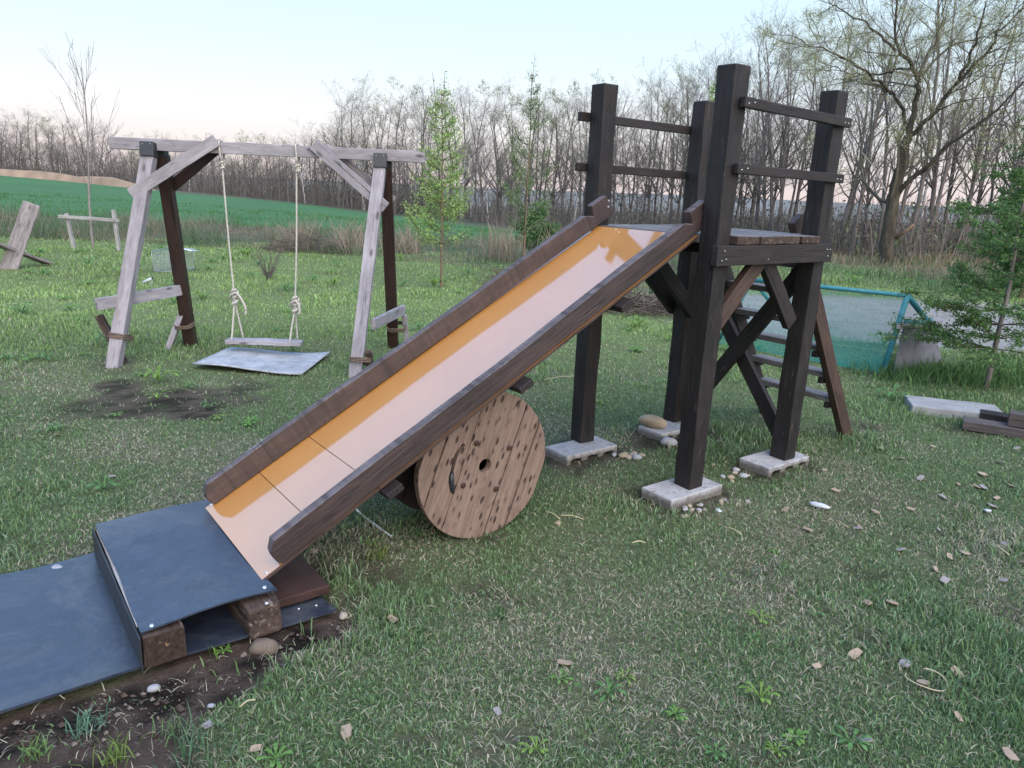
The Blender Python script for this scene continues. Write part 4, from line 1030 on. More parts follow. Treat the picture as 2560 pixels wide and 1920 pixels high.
long_ = sstep(.48, .68, fbm(x * 1.3, y * 1.3, 111, 4)) * 1.0 + .5
h = rng.uniform(.017, .046, n) * long_ * (1 + .035 * y)
w = rng.uniform(.0024, .0048, n) * (1 + .17 * y)
lean = np.clip(rng.beta(2.0, 1.6, n) * .98, .1, .96)
c = lawn_color(x, y) * rng.uniform(.7, 1.65, n)[:, None]
blue = rng.random(n) < .22
c[blue] = c[blue] * np.array([1.1, 1.1, 1.45]) * 1.15
dry = rng.random(n) < (.10 + .66 * dk) * (1 - .72 * sstep(4.5, 9.5, y))
dc = np.array([0.34, 0.325, 0.245]) * rng.uniform(.55, 1.35, n)[:, None]
c[dry] = dc[dry]; lean[dry] = np.clip(lean[dry] + .28, 0, .97); h[dry] *= .9
v, f, cc = blades(x, y, gz(x, y) - .012 * soil_shade_mask(x, y), h, w, c, lean, 1)
kind(meshobj('lawn_grass', np_mesh('lawn_grass', v, f, cc), M['blade']), 'stuff')
# short dead thatch lying flat between the blades
x, y = sector(65000, 1.15, 7.5, 1.2, -1.0, 1.0)
k = (rng.random(len(x)) < .30 + .7 * dryness(x, y)) & free_of_things(x, y, .0) & (rng.random(len(x)) > soil_shade_mask(x, y) * .85)
x, y = x[k], y[k]; n = len(x)
c = np.array([0.33, 0.305, 0.225]) * rng.uniform(.5, 1.4, n)[:, None]
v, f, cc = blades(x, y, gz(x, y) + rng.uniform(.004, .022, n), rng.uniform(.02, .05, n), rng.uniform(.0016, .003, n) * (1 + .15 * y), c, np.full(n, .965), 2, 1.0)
kind(meshobj('thatch', np_mesh('thatch', v, f, cc), M['blade']), 'stuff')
# tall straw and rank grass on the rough strip and towards the wood
def rough_grass(name, n, tmin, tmax, y0f, y1f, hr, cols, seed, wfac=1.0, keepf=None):
    t = rng.uniform(tmin, tmax, n); u = rng.random(n)
    y = y0f(t) + (y1f(t) - y0f(t)) * u; x = t * y
    k = np.ones(n, bool) if keepf is None else keepf(x, y)
    x, y = x[k], y[k]; n = len(x)
    pat = fbm(x * .8, y * .8, seed, 3); h = rng.uniform(*hr, n) * (.35 + 1.3 * sstep(.38, .68, pat))
    ci = (rng.random(n) * .6 + fbm(x * .55, y * .55, seed + 3, 3) * 1.1 - .32).clip(0, .999)
    ca = np.array(cols); c = ca[(ci * len(ca)).astype(int)] * rng.uniform(.65, 1.35, n)[:, None]
    v, f, cc = blades(x, y, gz(x, y), h, rng.uniform(.004, .008, n) * wfac * (.6 + y / 22), c, np.clip(rng.beta(2, 2.4, n), .05, .9), seed)
    return kind(meshobj(name, np_mesh(name, v, f, cc), M['blade']), 'stuff')
GR4 = (0.15, 0.17, 0.12)
STR, STR2, GR, GR2, GR3 = (0.27, 0.215, 0.155), (0.20, 0.165, 0.125), (0.085, 0.15, 0.07), (0.115, 0.185, 0.075), (0.06, 0.115, 0.065)
def re_t(t):
    y = np.full_like(t, 15.0)
    for _ in range(6): y = rough_edge(t * y)
    return y
rough_grass('rough_grass', 60000, -.95, .30, lambda t: re_t(t) - .5, lambda t: re_t(t) * 0 + np.interp(t, [-.95, -.15, 0, .3], [26.5, 26, 25, 30]), (.08, .36), (GR3, GR, GR, GR4, STR2, STR), 201,
            keepf=lambda x, y: (x < 4.5) & (rng.random(len(x)) < .35 + .65 * sstep(.35, .6, fbm(x * .4, y * .4, 203, 3))))
rough_grass('rough_grass', 26000, .02, .9, lambda t: np.where(t < .2, 24., 14.0) + t * 0, lambda t: edge(t) + 2, (.07, .28), (GR2, GR, GR, STR, STR2), 211, 1.3, keepf=lambda x, y: path_mask(x, y) < .3)
rough_grass('leaf_litter', 9000, .28, .95, lambda t: edge(t) - 4.5, lambda t: edge(t) + 4, (.10, .42), ((0.30, 0.19, 0.10), (0.33, 0.23, 0.14), STR, GR2), 221, 1.8)
rough_grass('wheat', 30000, -.95, .11, lambda t: np.full_like(t, 25.0), lambda t: np.full_like(t, 46.0), (.06, .16), ((0.066, 0.165, 0.062), (0.08, 0.185, 0.068), (0.07, 0.155, 0.058)), 231, 2.0)

n = 2600; t_ = rng.random(n); x = 3.3 + 1.9 * t_ + rng.normal(0, .16, n); y = 6.55 + .05 * t_ + rng.normal(0, .22, n) + np.where(t_ > .4, .45 * (t_ - .4), 0)
k = free_of_things(x, y); x, y = x[k], y[k]; n = len(x)
v, f, cc = blades(x, y, gz(x, y), rng.uniform(.06, .20, n), rng.uniform(.005, .011, n), np.array([0.085, 0.165, 0.055]) * rng.uniform(.55, 1.5, n)[:, None], np.clip(rng.beta(2, 2.2, n), .05, .9), 77)
kind(meshobj('long_grass', np_mesh('long_grass', v, f, cc), M['blade']), 'stuff')
# dandelions and other broad-leaved weeds, one plant each
def rosette(seed, nl, ln, wd, up, col):
    rr = np.random.default_rng(seed); V, Fc, C = [], [], []
    for k in range(nl):
        a = k / nl * 2 * np.pi + rr.uniform(-.3, .3); L_k = ln * rr.uniform(.6, 1.15); rise = up * rr.uniform(.5, 1.3)
        d = np.array([np.cos(a), np.sin(a), 0]); s = np.array([-np.sin(a), np.cos(a), 0]); b0 = len(V)
        prof = ((0, .15), (.25, .45), (.38, .28), (.52, .8), (.62, .5), (.78, 1.0), (.92, .6), (1.0, .02))
        for (t, wf) in prof:
            p = d * L_k * t + np.array([0, 0, .006 + rise * (t - .75 * t * t) * L_k])
            V += [p - s * wd * wf * .5 + [0, 0, .12 * wd * wf], p + s * wd * wf * .5 + [0, 0, .12 * wd * wf]]
            cc_ = np.array(col) * rr.uniform(.75, 1.25) * (.8 + .35 * t); C += [cc_, cc_]
        for j in range(len(prof) - 1): Fc.append((b0 + 2 * j, b0 + 2 * j + 1, b0 + 2 * j + 3, b0 + 2 * j + 2))
    me = np_mesh('weed', np.array(V), np.array(Fc), np.array(C)); me.materials.append(M['leaf']); return me
weed_me = [rosette(k, 7 + k % 4, .065 + .012 * (k % 3), .020, .9 + .3 * (k % 3), ((0.13, .26, .06), (.10, .22, .07), (.16, .27, .055))[k % 3]) for k in range(6)]
near_w = [(1401, 1701), (1520, 1740), (1560, 1700), (1690, 1790), (1880, 1600), (1900, 1555), (2420, 1755), (2127, 1865), (1940, 1885), (1985, 1850), (1790, 1890), (1900, 1750), (560, 1630), (1045, 1340), (930, 1365), (1935, 1382), (2040, 1540), (1340, 1880), (690, 1900)]
mid_w = [(290, 1040), (520, 1020), (545, 1050), (630, 1055), (475, 970), (395, 1000), (355, 940), (130, 1080), (210, 890), (620, 1065), (60, 785), (120, 880), (120, 830), (260, 1225), (880, 1040), (740, 1050), (1660, 960), (1500, 1010), (1000, 860), (690, 830), (760, 780), (850, 760)]
for grp, pts, s0, lab in (('weeds in the near lawn', near_w, .62, 'bright green broad leaved weed in the near lawn'), ('weeds around the swing', mid_w, .95, 'yellow green dandelion plant in the lawn around the swing')):
    for k, (px, py) in enumerate(pts):
        p = U(px, py); s = s0 * random.uniform(.7, 1.25)
        o = meshobj('weed', weed_me[k % 6], None, Matrix.Translation(p) @ Matrix.Rotation(random.uniform(0, 6.3), 4, 'Z') @ Matrix.Diagonal((s, s, s, 1)))
        tag(o, lab, 'weed', grp)
far_n = 0
while far_n < 120:
    t = random.uniform(-.7, .62); y = random.uniform(5.2, 15.5); x = t * y
    if y > rough_edge(np.array([x]))[0] - .4 or not free_of_things(np.array([x]), np.array([y]), .1)[0] or path_mask(np.array([x]), np.array([y]))[0] > .1: continue
    s = random.uniform(1.0, 1.9) * (.8 + y / 20)
    o = meshobj('weed', weed_me[far_n % 6], None, Matrix.Translation((x, y, gz1(x, y))) @ Matrix.Rotation(random.uniform(0, 6.3), 4, 'Z') @ Matrix.Diagonal((s, s, s * 1.2, 1)))
    tag(o, 'leafy weed clump standing out in the far lawn', 'weed', 'weeds in the far lawn'); far_n += 1
# grass tufts in the bare soil at the lower left
def tuft(seed, n, hh, col, spread):
    rr = np.random.default_rng(seed); a = rr.normal(0, spread, (n, 2))
    c = np.array(col) * rr.uniform(.6, 1.4, n)[:, None]
    v, f, cc = blades(a[:, 0], a[:, 1], np.zeros(n), rr.uniform(.5, 1, n) * hh, np.full(n, .0042), c, np.clip(rr.beta(2.2, 1.6, n), .1, .93), seed)
    me = np_mesh('grass_tuft', v, f, cc); me.materials.append(M['blade']); return me
for k, (px, py, hh, colr, lab) in enumerate(((215, 1830, .085, (.10, .19, .13), 'bluish grass tuft in the bare soil below the mat'), (90, 1885, .075, (.12, .2, .07), 'green grass tuft in the bare soil at the bottom left'),
                                              (285, 1895, .08, (.15, .22, .06), 'yellow green grass tuft in the soil at the bottom edge'), (430, 1830, .06, (.11, .18, .08), 'small grass tuft at the border of soil and lawn'),
                                              (500, 1885, .10, (.07, .14, .075), 'long bladed grass tuft at the bottom of the lawn'), (550, 1628, .05, (.16, .3, .06), 'small bright green seedling in front of the landing step'), (1250, 1545, .06, (.06, .14, .05), 'darker lush grass tuft in the middle of the near lawn'),
                                              (945, 1395, .07, (.14, .19, .04), 'yellowish grass tuft under the lower slide'))):
    o = meshobj('grass_tuft', tuft(k, 46 if hh > .055 else 12, hh, colr, .022 + .02 * (hh > .09)), None, Matrix.Translation(U(px, py))); tag(o, lab, 'grass tuft')

# ------------------------------------------------------------------ trees
def nrm_(v): return v / (np.linalg.norm(v) + 1e-9)
class Grow:
    """branching skeleton: trunk lines, twig lines and bud spots"""
    def __init__(s, seed): s.r = np.random.default_rng(seed); s.big = []; s.small = []; s.buds = []
    def line(s, p, d, L, r0, r1, n, wob, grav):
        pts = [p]; q = np.array(p, float); d = nrm_(np.array(d, float))
        for i in range(n):
            d = nrm_(d + s.r.normal(0, wob, 3) + np.array([0, 0, grav])); q = q + d * L / n; pts.append(q)
        return np.array(pts), np.linspace(r0, r1, n + 1), d
    def side(s, d, ang):
        a = s.r.normal(0, 1, 3); a = nrm_(a - d * a.dot(d)); return nrm_(d * math.cos(ang) + a * math.sin(ang))
    def branch(s, p, d, L, r, lv, cfg):
        c = cfg[lv]
        pts, rad, _ = s.line(p, d, L, r, max(r * c.get('taper', .3), c.get('rmin', .004)), c['n'], c['wob'], c['grav'])
        (s.big if lv < cfg[0].get('biglv', 2) else s.small).append((pts, rad))
        if lv + 1 >= len(cfg):
            if c.get('bud', 0) > 0:
                for i in range(1, len(pts)):
                    if s.r.random() < c['bud']: s.buds.append(pts[i])
            return
        nx_ = cfg[lv + 1]
        m = nx_['count']; m = int(s.r.integers(max(1, int(m * .75)), int(m * 1.25) + 2))
        for f in np.sort(s.r.uniform(nx_.get('from', .2), 1.0, m)):
            k = f * (len(pts) - 1); i = min(int(k), len(pts) - 2); q = pts[i] + (pts[i + 1] - pts[i]) * (k - i)
            dd = nrm_(pts[i + 1] - pts[i]); rr = (rad[i] + (rad[i + 1] - rad[i]) * (k - i))
            ang = s.r.normal(nx_['ang'], nx_.get('angsd', .15))
            s.branch(q, s.side(dd, ang), L * nx_['len'] * (1.15 - .6 * f) * s.r.uniform(.7, 1.2), rr * nx_.get('rr', .5), lv + 1, cfg)
def leaves(pts, size, cols, seed, per=1, spread=.03):
    r = np.random.default_rng(seed); p = np.repeat(np.asarray(pts), per, 0); n = len(p); p = p + r.normal(0, spread, (n, 3))
    a = r.normal(0, 1, (n, 3)); a /= np.linalg.norm(a, axis=1, keepdims=True); b = np.cross(a, r.normal(0, 1, (n, 3))); b /= np.linalg.norm(b, axis=1, keepdims=True)
    sz = size * r.uniform(.6, 1.4, n)[:, None]
    v = np.stack([p - a * sz, p + b * sz * .42, p + a * sz, p - b * sz * .42], 1).reshape(-1, 3)
    f = np.arange(n * 4).reshape(-1, 4)
    ca = np.array(cols)[r.integers(0, len(cols), n)] * r.uniform(.7, 1.3, n)[:, None]
    return v, f, np.repeat(ca, 4, 0)
TW = np.array([0.275, 0.245, 0.235])  # twig colour lightened to stand in for haze over the far trees
def crown_mesh(name, g, leafc=None, leafs=.05, per=1, spread=.05, tw=TW, sides=3, seed=0):
    v, f = tubes(g.small, sides); c = np.tile(tw, (len(v), 1)) * np.random.default_rng(seed).uniform(.8, 1.2, (len(v), 1))
    if leafc is not None and len(g.buds):
        lv, lf, lc = leaves(g.buds, leafs, leafc, seed, per, spread)
        f = np.concatenate([f, lf + len(v)]); v = np.concatenate([v, lv]); c = np.concatenate([c, lc])
    me = np_mesh(name, v, f, c); me.materials.append(M['leaf']); return me
def trunk_mesh(name, g, mat, sides=6):
    v, f = tubes(g.big, sides); me = np_mesh(name, v, f); me.materials.append(mat)
    me.polygons.foreach_set('use_smooth', [True] * len(me.polygons)); return me
def cfg_wood(H, br=1.0, bud=0.0, up=.05):
    return [dict(n=9, wob=.05, grav=.03, taper=.18, biglv=2),
            dict(n=6, wob=.13, grav=up, count=int(16 * br), ang=.72, angsd=.18, len=.42, rr=.46, **{'from': .22}),
            dict(n=4, wob=.17, grav=up * .8, count=7, ang=.68, len=.44, rr=.48, rmin=.0045, **{'from': .2}),
            dict(n=3, wob=.2, grav=up * .5, count=7, ang=.62, len=.50, rr=.5, rmin=.0036, bud=bud, **{'from': .1})]
PALE = [(0.30, 0.33, 0.16), (0.36, 0.37, 0.20), (0.24, 0.28, 0.13)]
FADE = [(0.27, 0.25, 0.21), (0.31, 0.28, 0.24), (0.25, 0.25, 0.19)]
wood_vars = []
for k in range(9):
    H = (10.5, 11.5, 9.5, 11, 10, 12, 9, 8.5, 10.5)[k]; g = Grow(300 + k); bud = (.35, .2, .5, .25, .6, .2, .4, .9, .3)[k]
    g.branch((0, 0, -.2), (random.uniform(-.06, .06), random.uniform(-.06, .06), 1), H, (.13, .15, .11, .14, .12, .16, .10, .09, .10)[k] * .95, 0, cfg_wood(H, (1, 1.1, .9, 1, 1, 1.1, .8, .8, .75)[k], bud))
    wood_vars.append((trunk_mesh('trunk', g, M['birch'] if k == 8 else M['bark'], 5), crown_mesh('crown', g, PALE if k in (4, 7) else None, .045, 1, .08, seed=k), H))
def plant_tree(x, y, k, s, name, label, cat, group, sx=1.0):
    tm, cm, H = wood_vars[k]
    root = empty(name, (x, y, gz1(x, y)), label, cat, group)
    Mx = Matrix.Translation((x, y, gz1(x, y))) @ Matrix.Rotation(random.uniform(0, 6.28), 4, 'Z') @ Matrix.Diagonal((s * sx, s * sx, s, 1))
    meshobj('trunk', tm, None, Mx, root); meshobj('crown', cm, None, Mx, root)
    return root
hgt = lambda t: np.interp(t, [-.75, -.66, -.6, -.52, -.41, -.30, -.265, -.235, -.1, 0.0, .1, .22, .3, .45, .7], [10.6, 10.4, 9.3, 8.2, 6.8, 6.9, 8.6, 11.2, 11.0, 9.8, 8.9, 8.9, 9.3, 9.6, 9.6])
SEC = [(-.80, -.44, 66, 'bare tree in the far woodland beyond the field at the left', 'trees beyond the field, left'), (-.44, -.26, 38, 'low bare tree in the gap of the far woodland behind the swing beam', 'trees behind the swing beam'),
       (-.26, .13, 58, 'leafless tree in the woodland behind the slide and the green sapling', 'trees behind the slide'), (.13, .36, 40, 'thin bare tree seen between the tower posts', 'trees behind the tower'), (.36, .80, 34, 'tall bare tree in the wood at the right behind the large willow', 'trees at the right')]
for t0, t1, cnt, lab, grp in SEC:
    for q in range(cnt):
        t = t0 + (t1 - t0) * (q + random.uniform(.1, .9)) / cnt
        D = float(edge(t)); y = D + (random.random() ** 1.3) * float(np.interp(t, [-.45, -.25, 0, .2, .4], [30, 18, 11, 9, 8])); x = t * y
        k = random.choice((0, 1, 2, 3, 4, 5, 6, 7)) if random.random() > (.10 if t < .13 else .03) else 8
        Ht = float(hgt(t)) * random.uniform(.82, 1.1) * (.93 if t > .13 else 1)
        s = Ht / wood_vars[k][2]
        plant_tree(x, y, k, s, 'birch_tree' if k == 8 else 'bare_tree', (lab.replace('leafless tree', 'white birch').replace('bare tree', 'white birch') if k == 8 else lab), 'tree', grp, 1.35 if t < -.25 else (1.1 if t < .13 else .9))
# tangle of saplings and brush along the foot of the wood
bxs, n = [], 5200
t = np.concatenate([rng.uniform(-.9, -.1, 7500), rng.uniform(-.15, .95, 3400)]); D = edge(t); y = D + rng.uniform(-2.0, 22, len(t)) * np.where(t < .1, 1.4, .7); x = t * y
hb = rng.uniform(.5, 3.6, len(t)) * np.interp(t, [-.9, -.2, .1, .3, .5], [1.9, 1.5, .8, .55, .7]); polys = []
z0 = gz(x, y)
for i_ in range(len(t)):
    dx, dy = rng.normal(0, .22, 2) * hb[i_]
    polys.append(([(x[i_], y[i_], z0[i_] - .1), (x[i_] + dx * .4, y[i_] + dy * .4, z0[i_] + hb[i_] * .55), (x[i_] + dx, y[i_] + dy, z0[i_] + hb[i_])], [.02 + .004 * hb[i_], .016, .006]))
v, f = tubes(polys, 3); c = np.tile(np.array([0.20, 0.175, 0.162]), (len(v), 1)) * np.repeat(rng.uniform(.6, 1.35, len(t)), 9)[:, None]  # brush stems paled as well, distance haze put into the colour
bp = []
for i_ in range(len(t)):
    for q in range(9):
        bp.append((x[i_] + rng.normal(0, .35), y[i_] + rng.normal(0, .3), z0[i_] + hb[i_] * rng.uniform(.1, .95)))
lv, lf, lc = leaves(bp[::2], .10, [(0.16, 0.14, 0.125), (0.13, 0.145, 0.09), (0.18, 0.155, 0.135), (0.17, 0.19, 0.11), (0.15, 0.19, 0.085)], 5)
kind(meshobj('woodland_brush', np_mesh('woodland_brush', np.concatenate([v, lv]), np.concatenate([f, lf + len(v)]), np.concatenate([c, lc])), M['leaf']), 'stuff')

# the large tree at the right: limbs laid out from the trunk, then twigs
def big_tree():
    Y0 = 22.5
    def P(px, py, dy=0.0): return np.array(UY(1900 + px / 2.5136, py / 2.5136, Y0 + dy))
    base = P(790, 1650); base[2] = gz1(base[0], Y0) - .15
    g = Grow(77)
    def limb(pts, r0, r1, cnt, sub=3):
        pts = np.array(curve_pts([Vector(p) for p in pts], 14)); n = len(pts)
        pts[1:-1] += g.r.normal(0, .03, (n - 2, 3)); rad = np.linspace(r0, r1, n); g.big.append((pts, rad))
        cfg = [dict(n=1, wob=0, grav=0, biglv=1),
               dict(n=5, wob=.15, grav=.04, count=cnt, ang=.75, angsd=.2, len=.40, rr=.45, rmin=.008), dict(n=4, wob=.17, grav=-.02, count=5, ang=.7, len=.45, rr=.5, rmin=.005, **{'from': .15}),
               dict(n=4, wob=.16, grav=-.07, count=5, ang=.6, len=.55, rr=.6, rmin=.0042, bud=.9, **{'from': .1})]
        L = np.linalg.norm(pts[-1] - pts[0])
        for f in np.sort(g.r.uniform(.25, 1, cnt)):
            k = f * (n - 1); i = min(int(k), n - 2); q = pts[i] + (pts[i + 1] - pts[i]) * (k - i); d = nrm_(pts[i + 1] - pts[i])
            g.branch(q, g.side(d, g.r.normal(.75, .2)), min(2.1, .45 * L + .5) * (1.2 - .55 * f) * g.r.uniform(.7, 1.2), max(rad[i] * .42, .012), 1, cfg)
    A = P(935, 860)
    limb([base, P(835, 1300), P(880, 1080), A], .21, .13, 4)
    limb([A, P(880, 660, .3), P(820, 585, .5), P(690, 530, .9), P(560, 500, 1.2)], .06, .014, 8)
    limb([A, P(975, 640), P(990, 500, -.2), P(940, 400, -.3), P(870, 320, -.4), P(850, 180, -.5), P(850, -60, -.6)], .085, .022, 11)
    limb([P(985, 500, -.2), P(1050, 350, .2), P(1120, 220, .4), P(1170, -20, .8)], .052, .014, 10)
    limb([A, P(1060, 740, -.4), P(1250, 510, -.9), P(1340, 280, -1.2), P(1420, 20, -1.6)], .075, .018, 12)
    limb([P(1240, 520, -.9), P(1420, 330, -1.2), P(1560, 150, -1.5), P(1760, -60, -1.8)], .048, .014, 10)
    limb([P(865, 1220), P(1000, 1090, -.5), P(1100, 1000, -.8), P(1240, 870, -1.2), P(1480, 690, -1.8), P(1700, 470, -2.3)], .08, .02, 11)
    limb([P(855, 320, -.4), P(700, 170, .2), P(560, 90, .8), P(430, 10, 1.2)], .04, .012, 10)
    limb([P(825, 590, .4), P(640, 430, -.4), P(430, 330, -1.0), P(210, 230, -1.5)], .04, .01, 11)
    limb([P(960, 420, -.2), P(700, 470, .9), P(450, 420, 1.8)], .035, .01, 8)
    limb([P(1000, 480, 0), P(1200, 300, 1.2), P(1450, 230, 2.0), P(1660, 260, 2.4)], .038, .01, 9)
    stub = [(P(850, 1500), P(970, 1410, -.3))]
    root = empty('willow_tree', base, 'large spreading tree with forked trunk and pale new leaves, right of the tower', 'tree')
    meshobj('trunk', trunk_mesh('trunk', g, bark('mossy_dark_bark', (0.035, 0.03, 0.026), (0.10, 0.088, 0.066)), 7), None, None, root)
    meshobj('crown', crown_mesh('crown', g, [(0.37, 0.40, 0.18), (0.42, 0.44, 0.21), (0.33, 0.34, 0.20)], .015, 8, .08, tw=np.array([0.15, 0.135, 0.105]), seed=3), None, None, root)
    tube_obj('broken_branch', [stub[0][0], stub[0][1]], [.06, .04], M['larchbark'], root, 6)
big_tree()

# young larches: straight stem, flat tiers of branches set with needle tufts
def larch(name, x, y, H, rad, z0, tiers, per, cols, seed, label, leader=0, leafs=.016, dens=1.0, r0=.02, droop=-.03, topf=1.0, lean=(0, 0), spread=.02, bark='larchbark', pw=.8):
    g = Grow(seed); zb = gz1(x, y)
    pts, rd, _ = g.line((0, 0, -.05), (lean[0], lean[1], 1), H, r0, .004, 12, .025, .03); g.big.append((pts, rd))
    bud = []
    for k in range(tiers):
        f = z0 + (topf - z0) * (k + .5 * g.r.random()) / tiers; i = f * (len(pts) - 1); j = min(int(i), len(pts) - 2); p = pts[j] + (pts[j + 1] - pts[j]) * (i - j)
        Lr = rad * (1 - ((f - z0) / (1.02 - z0)) ** 1.1) ** pw + .06
        for q in range(per):
            a = g.r.uniform(0, 6.28); d = nrm_(np.array([math.cos(a), math.sin(a), g.r.normal(.12, .12)])); L = Lr * g.r.uniform(.55, 1.1)
            bpts, br, _ = g.line(p, d, L, .006, .002, 6, .08, -droop); g.small.append((bpts, br))
            for m in range(int(6 * L / .2 * dens)):
                t = g.r.uniform(.12, 1) * 6; ii = min(int(t), 5); bud.append(bpts[ii] + (bpts[ii + 1] - bpts[ii]) * (t - ii))
            for s_ in range(int(3 + 5 * L)):
                t = g.r.uniform(.2, .95) * 6; ii = min(int(t), 5); q0 = bpts[ii] + (bpts[ii + 1] - bpts[ii]) * (t - ii); dd = nrm_(bpts[ii + 1] - bpts[ii])
                sd_ = nrm_(np.cross(dd, [0, 0, 1])) * (1 if g.r.random() < .5 else -1); L2 = L * g.r.uniform(.18, .42)
                sp, sr, _ = g.line(q0, dd * .7 + sd_ * .8, L2, .003, .0015, 3, .1, -droop); g.small.append((sp, sr))
                for m in range(int(5 * L2 / .12 * dens)):
                    t2 = g.r.uniform(.1, 1) * 3; i2 = min(int(t2), 2); bud.append(sp[i2] + (sp[i2 + 1] - sp[i2]) * (t2 - i2))
    for k in range(leader):                                   # bare leaders carrying a few leaves
        o_ = g.r.normal(0, .06, 2) if k else (0, 0); p = pts[-3] + np.array([*o_, 0]); lp, lr, _ = g.line(p, (o_[0] * .6, o_[1] * .6, 1), H * .24, .006, .003, 8, .03, .02); g.small.append((lp, lr))
        for m in range(18):
            t = g.r.uniform(0, 1) * 8; ii = min(int(t), 7); bud.append(lp[ii] + (lp[ii + 1] - lp[ii]) * (t - ii))
    g.buds = bud
    root = empty(name, (x, y, zb), label, 'tree')
    Mx = Matrix.Translation((x, y, zb))
    meshobj('trunk', trunk_mesh('trunk', g, M[bark], 7), None, Mx, root)
    meshobj('crown', crown_mesh('crown', g, cols, leafs, 3, spread, tw=np.array([0.11, 0.085, 0.06]), seed=seed), None, Mx, root)
    return root
GL = [(0.27, 0.40, 0.12), (0.32, 0.44, 0.14), (0.23, 0.35, 0.11)]
larch('larch_sapling', 4.09, 6.26, 2.35, .84, .15, 16, 6, [(0.085, 0.170, 0.05), (0.11, 0.205, 0.058), (0.065, 0.135, 0.045)], 5, 'dark green young larch with tiered branches at the right edge', 0, .0145, 1.7, .025, .0, lean=(.02, 0), spread=.018, bark='bark')
# clods and crumbs of earth in the bare ground
cv, cf, ccol = [], [], []
for k in range(900):
    e0, l0 = random.uniform(-4.3, -2.3), .47 + abs(random.gauss(0, .16)); p = T(e0, l0, 0)
    if soil_shade_mask(np.array([p.x]), np.array([p.y]))[0] < .5: continue
    r_ = .003 + .009 * random.random() ** 2.5; b0 = len(cv)
    for d in ((1, 0, 0), (-1, 0, 0), (0, 1, 0), (0, -1, 0), (0, 0, 1), (0, 0, -.5)): cv.append((p.x + d[0] * r_ * random.uniform(.7, 1.4), p.y + d[1] * r_ * random.uniform(.7, 1.4), p.z - .008 + d[2] * r_ * random.uniform(.6, 1.2)))
    c_ = np.array(random.choice(((.075, .056, .046), (.05, .037, .03), (.03, .024, .02), (.16, .14, .12)))); ccol += [c_] * 6
    cf += [(b0 + a, b0 + b, b0 + c) for a, b, c in ((0, 2, 4), (2, 1, 4), (1, 3, 4), (3, 0, 4), (2, 0, 5), (1, 2, 5), (3, 1, 5), (0, 3, 5))]
kind(meshobj('earth_crumbs', np_mesh('earth_crumbs', np.array(cv), cf, np.array(ccol)), attr_mat('crumbly_earth', .95, .1)), 'stuff')
larch('larch_sapling', -1.156, 11.54, 2.95, .62, .24, 15, 5, GL, 9, 'light green larch sapling with slender leader behind the slide', 2, .019, 1.1, .020, -.12, spread=.04, pw=.75)
larch('larch_sapling', .12, 14.0, 3.6, .75, .22, 13, 4, [(0.16, 0.24, 0.10), (0.2, 0.28, 0.12)], 12, 'thin pale larch sapling left of the tower posts', 1, .018, .8, .022, -.25, spread=.035)
larch('broadleaf_sapling', 2.55, 10.6, 3.0, .45, .35, 7, 3, GL, 15, 'thin sapling with few bright leaves behind the tower posts', 2, .03, .35, .014, -.3, spread=.03)
larch('pine_sapling', .45, 17.5, 1.3, .85, .08, 9, 6, [(0.075, 0.15, 0.05), (0.09, 0.18, 0.06)], 19, 'low spreading dark green conifer behind the top of the slide', 0, .035, .8, .02, -.08, spread=.04)
larch('pine_sapling', 8.9, 13.2, 2.3, 1.2, .08, 12, 6, [(0.065, 0.14, 0.045), (0.08, 0.17, 0.055)], 23, 'bushy green conifer behind the larch at the right edge', 0, .035, .8, .04, -.05, spread=.04)
# young bare tree in its stake frame
g = Grow(55)
g.branch((0, 0, -.05), (.02, 0, 1), 3.5, .026, 0, [dict(n=9, wob=.03, grav=.03, taper=.25, biglv=1), dict(n=6, wob=.07, grav=.14, count=19, ang=.52, len=.42, rr=.38, rmin=.004, **{'from': .28}), dict(n=4, wob=.09, grav=.1, count=4, ang=.45, len=.45, rr=.6, rmin=.0022, bud=.2, **{'from': .2})])
root = empty('young_tree', (-8.72, 15.45, gz1(-8.72, 15.45)), 'young bare grey tree standing behind its low staking rail', 'tree')
Mx = Matrix.Translation((-8.72, 15.45, gz1(-8.72, 15.45)))
meshobj('trunk', trunk_mesh('trunk', g, M['greytwig'], 6), None, Mx, root); meshobj('crown', crown_mesh('crown', g, FADE, .012, 1, .01, tw=np.array([.30, .27, .27]), seed=1), None, Mx, root)
# leafless little shrub on the lawn, sword-leaved tuft, brush piles, straw clumps
def twiggy(name, x, y, n, hh, spread, tw, seed, label, cat, lv=None):
    r = np.random.default_rng(seed); pol = []
    for k in range(n):
        a = r.uniform(0, 6.28); L = hh * r.uniform(.5, 1.15); d = np.array([math.cos(a) * spread, math.sin(a) * spread, 1]) * L
        p0 = np.array([r.normal(0, spread * .06), r.normal(0, spread * .06), -.02]); m = p0 + d * .5 + r.normal(0, .06 * L, 3)
        pol.append((np.array([p0, m, p0 + d + r.normal(0, .08 * L, 3)]), [.006, .004, .002]))
    v, f = tubes(pol, 3); me = np_mesh(name, v, f, np.tile(np.array(tw), (len(v), 1)) * r.uniform(.75, 1.25, (len(v), 1))); me.materials.append(M['leaf'])
    return tag(meshobj(name, me, None, Matrix.Translation((x, y, gz1(x, y)))), label, cat)
twiggy('bare_shrub', -3.85, 11.6, 26, .62, .45, (.16, .14, .13), 1, 'small leafless shrub on the lawn behind the swing seat', 'shrub')
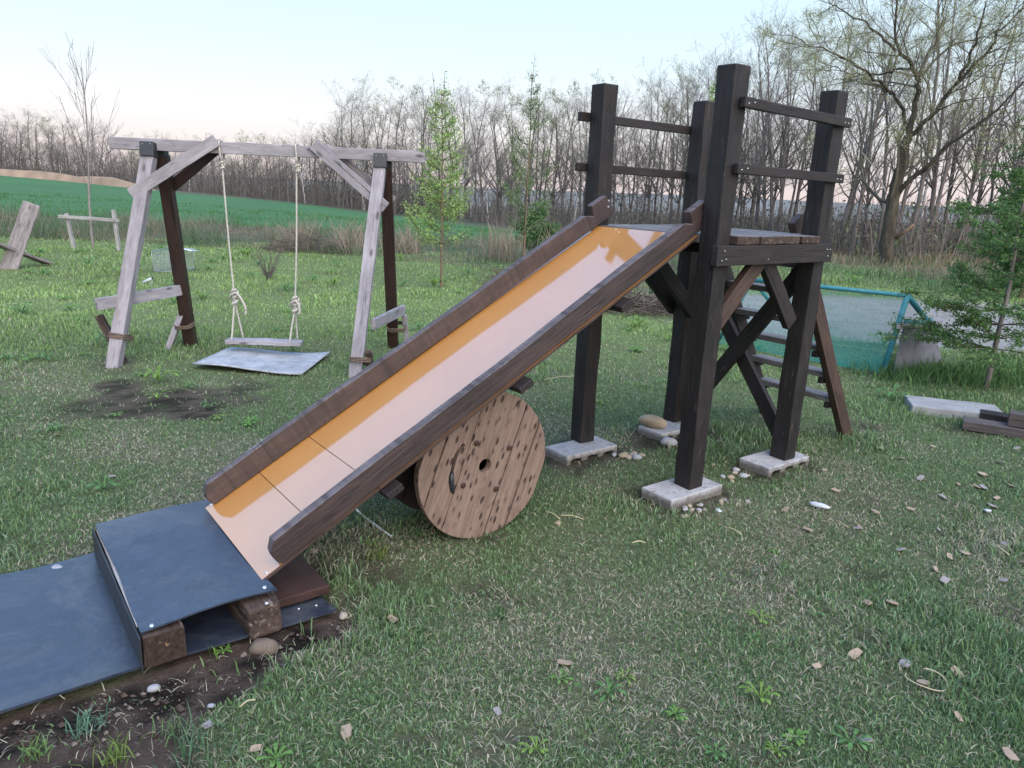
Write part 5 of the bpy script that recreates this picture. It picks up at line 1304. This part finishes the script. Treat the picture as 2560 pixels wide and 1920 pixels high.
for k, (x, y, hh, lab) in enumerate(((-.35, 16.6, 1.15, 'tall arching clump of dry straw right of the green sapling'), (-3.7, 16.9, 1.0, 'clump of dry straw behind the right swing leg'), (-5.0, 17.4, .95, 'tangled dry straw heap seen between the swing ropes'), (.95, 15.2, 1.1, 'dry straw clump rising above the slide top'), (-2.6, 17.3, .9, 'broken dry reeds left of the green sapling'), (1.7, 14.6, 1.2, 'pale dry reeds beside the left tower post'))):
    r = np.random.default_rng(40 + k); n = 190
    px_, py_ = r.normal(0, .22, n), r.normal(0, .2, n)
    c = np.array([0.31, 0.25, 0.19]) * r.uniform(.6, 1.3, n)[:, None]
    v, f, cc = blades(px_, py_, np.zeros(n), r.uniform(.45, 1, n) * hh, np.full(n, .012), c, np.clip(r.beta(2, 2, n), .05, .95), 60 + k)
    me = np_mesh('straw_clump', v, f, cc); me.materials.append(M['blade']); tag(meshobj('straw_clump', me, None, Matrix.Translation((x, y, gz1(x, y)))), lab, 'straw clump')
r = np.random.default_rng(3); n = 60
v, f, cc = blades(r.normal(0, .05, n), r.normal(0, .05, n), np.zeros(n), r.uniform(.35, .6, n), np.full(n, .022), np.array([.06, .17, .05]) * r.uniform(.7, 1.3, n)[:, None], np.clip(r.beta(2, 3, n), .05, .7), 9)
me = np_mesh('sword_leaf_plant', v, f, cc); me.materials.append(M['blade']); tag(meshobj('sword_leaf_plant', me, None, Matrix.Translation((2.1, 10.9, 0))), 'green sword leaved tuft under the slide top, between the posts', 'plant')
def brush_pile(x, y, rx, ry, hh, n, seed, label):
    r = np.random.default_rng(seed); pol = []
    for k in range(n):
        a = r.uniform(0, 6.28); q = math.sqrt(r.random()); cx, cy = math.cos(a) * q * rx, math.sin(a) * q * ry; cz = hh * (1 - q * q) * r.random() + .02
        d = r.normal(0, 1, 3); d[2] *= .25; d = nrm_(d) * r.uniform(.15, .5)
        pol.append((np.array([[cx, cy, cz] - d, [cx, cy, cz + .03], [cx, cy, cz] + d]), [.006, .006, .003]))
    v, f = tubes(pol, 3); v[:, 2] = np.maximum(v[:, 2], 0); me = np_mesh('brush_pile', v, f, np.tile(np.array([.19, .15, .125]), (len(v), 1)) * np.repeat(r.uniform(.5, 1.4, n), 9)[:, None]); me.materials.append(M['leaf'])
    tag(meshobj('brush_pile', me, None, Matrix.Translation((x, y, gz1(x, y)))), label, 'brush pile')
brush_pile(1.75, 9.9, .8, .5, .22, 260, 1, 'low heap of dead brushwood seen under the slide top')
brush_pile(.45, 12.2, .9, .6, .30, 260, 2, 'heap of dead brushwood just left of the slide top')
brush_pile(-4.7, 16.8, 1.0, .6, .42, 150, 4, 'grey heap of cut branches at the lawn edge behind the swing')
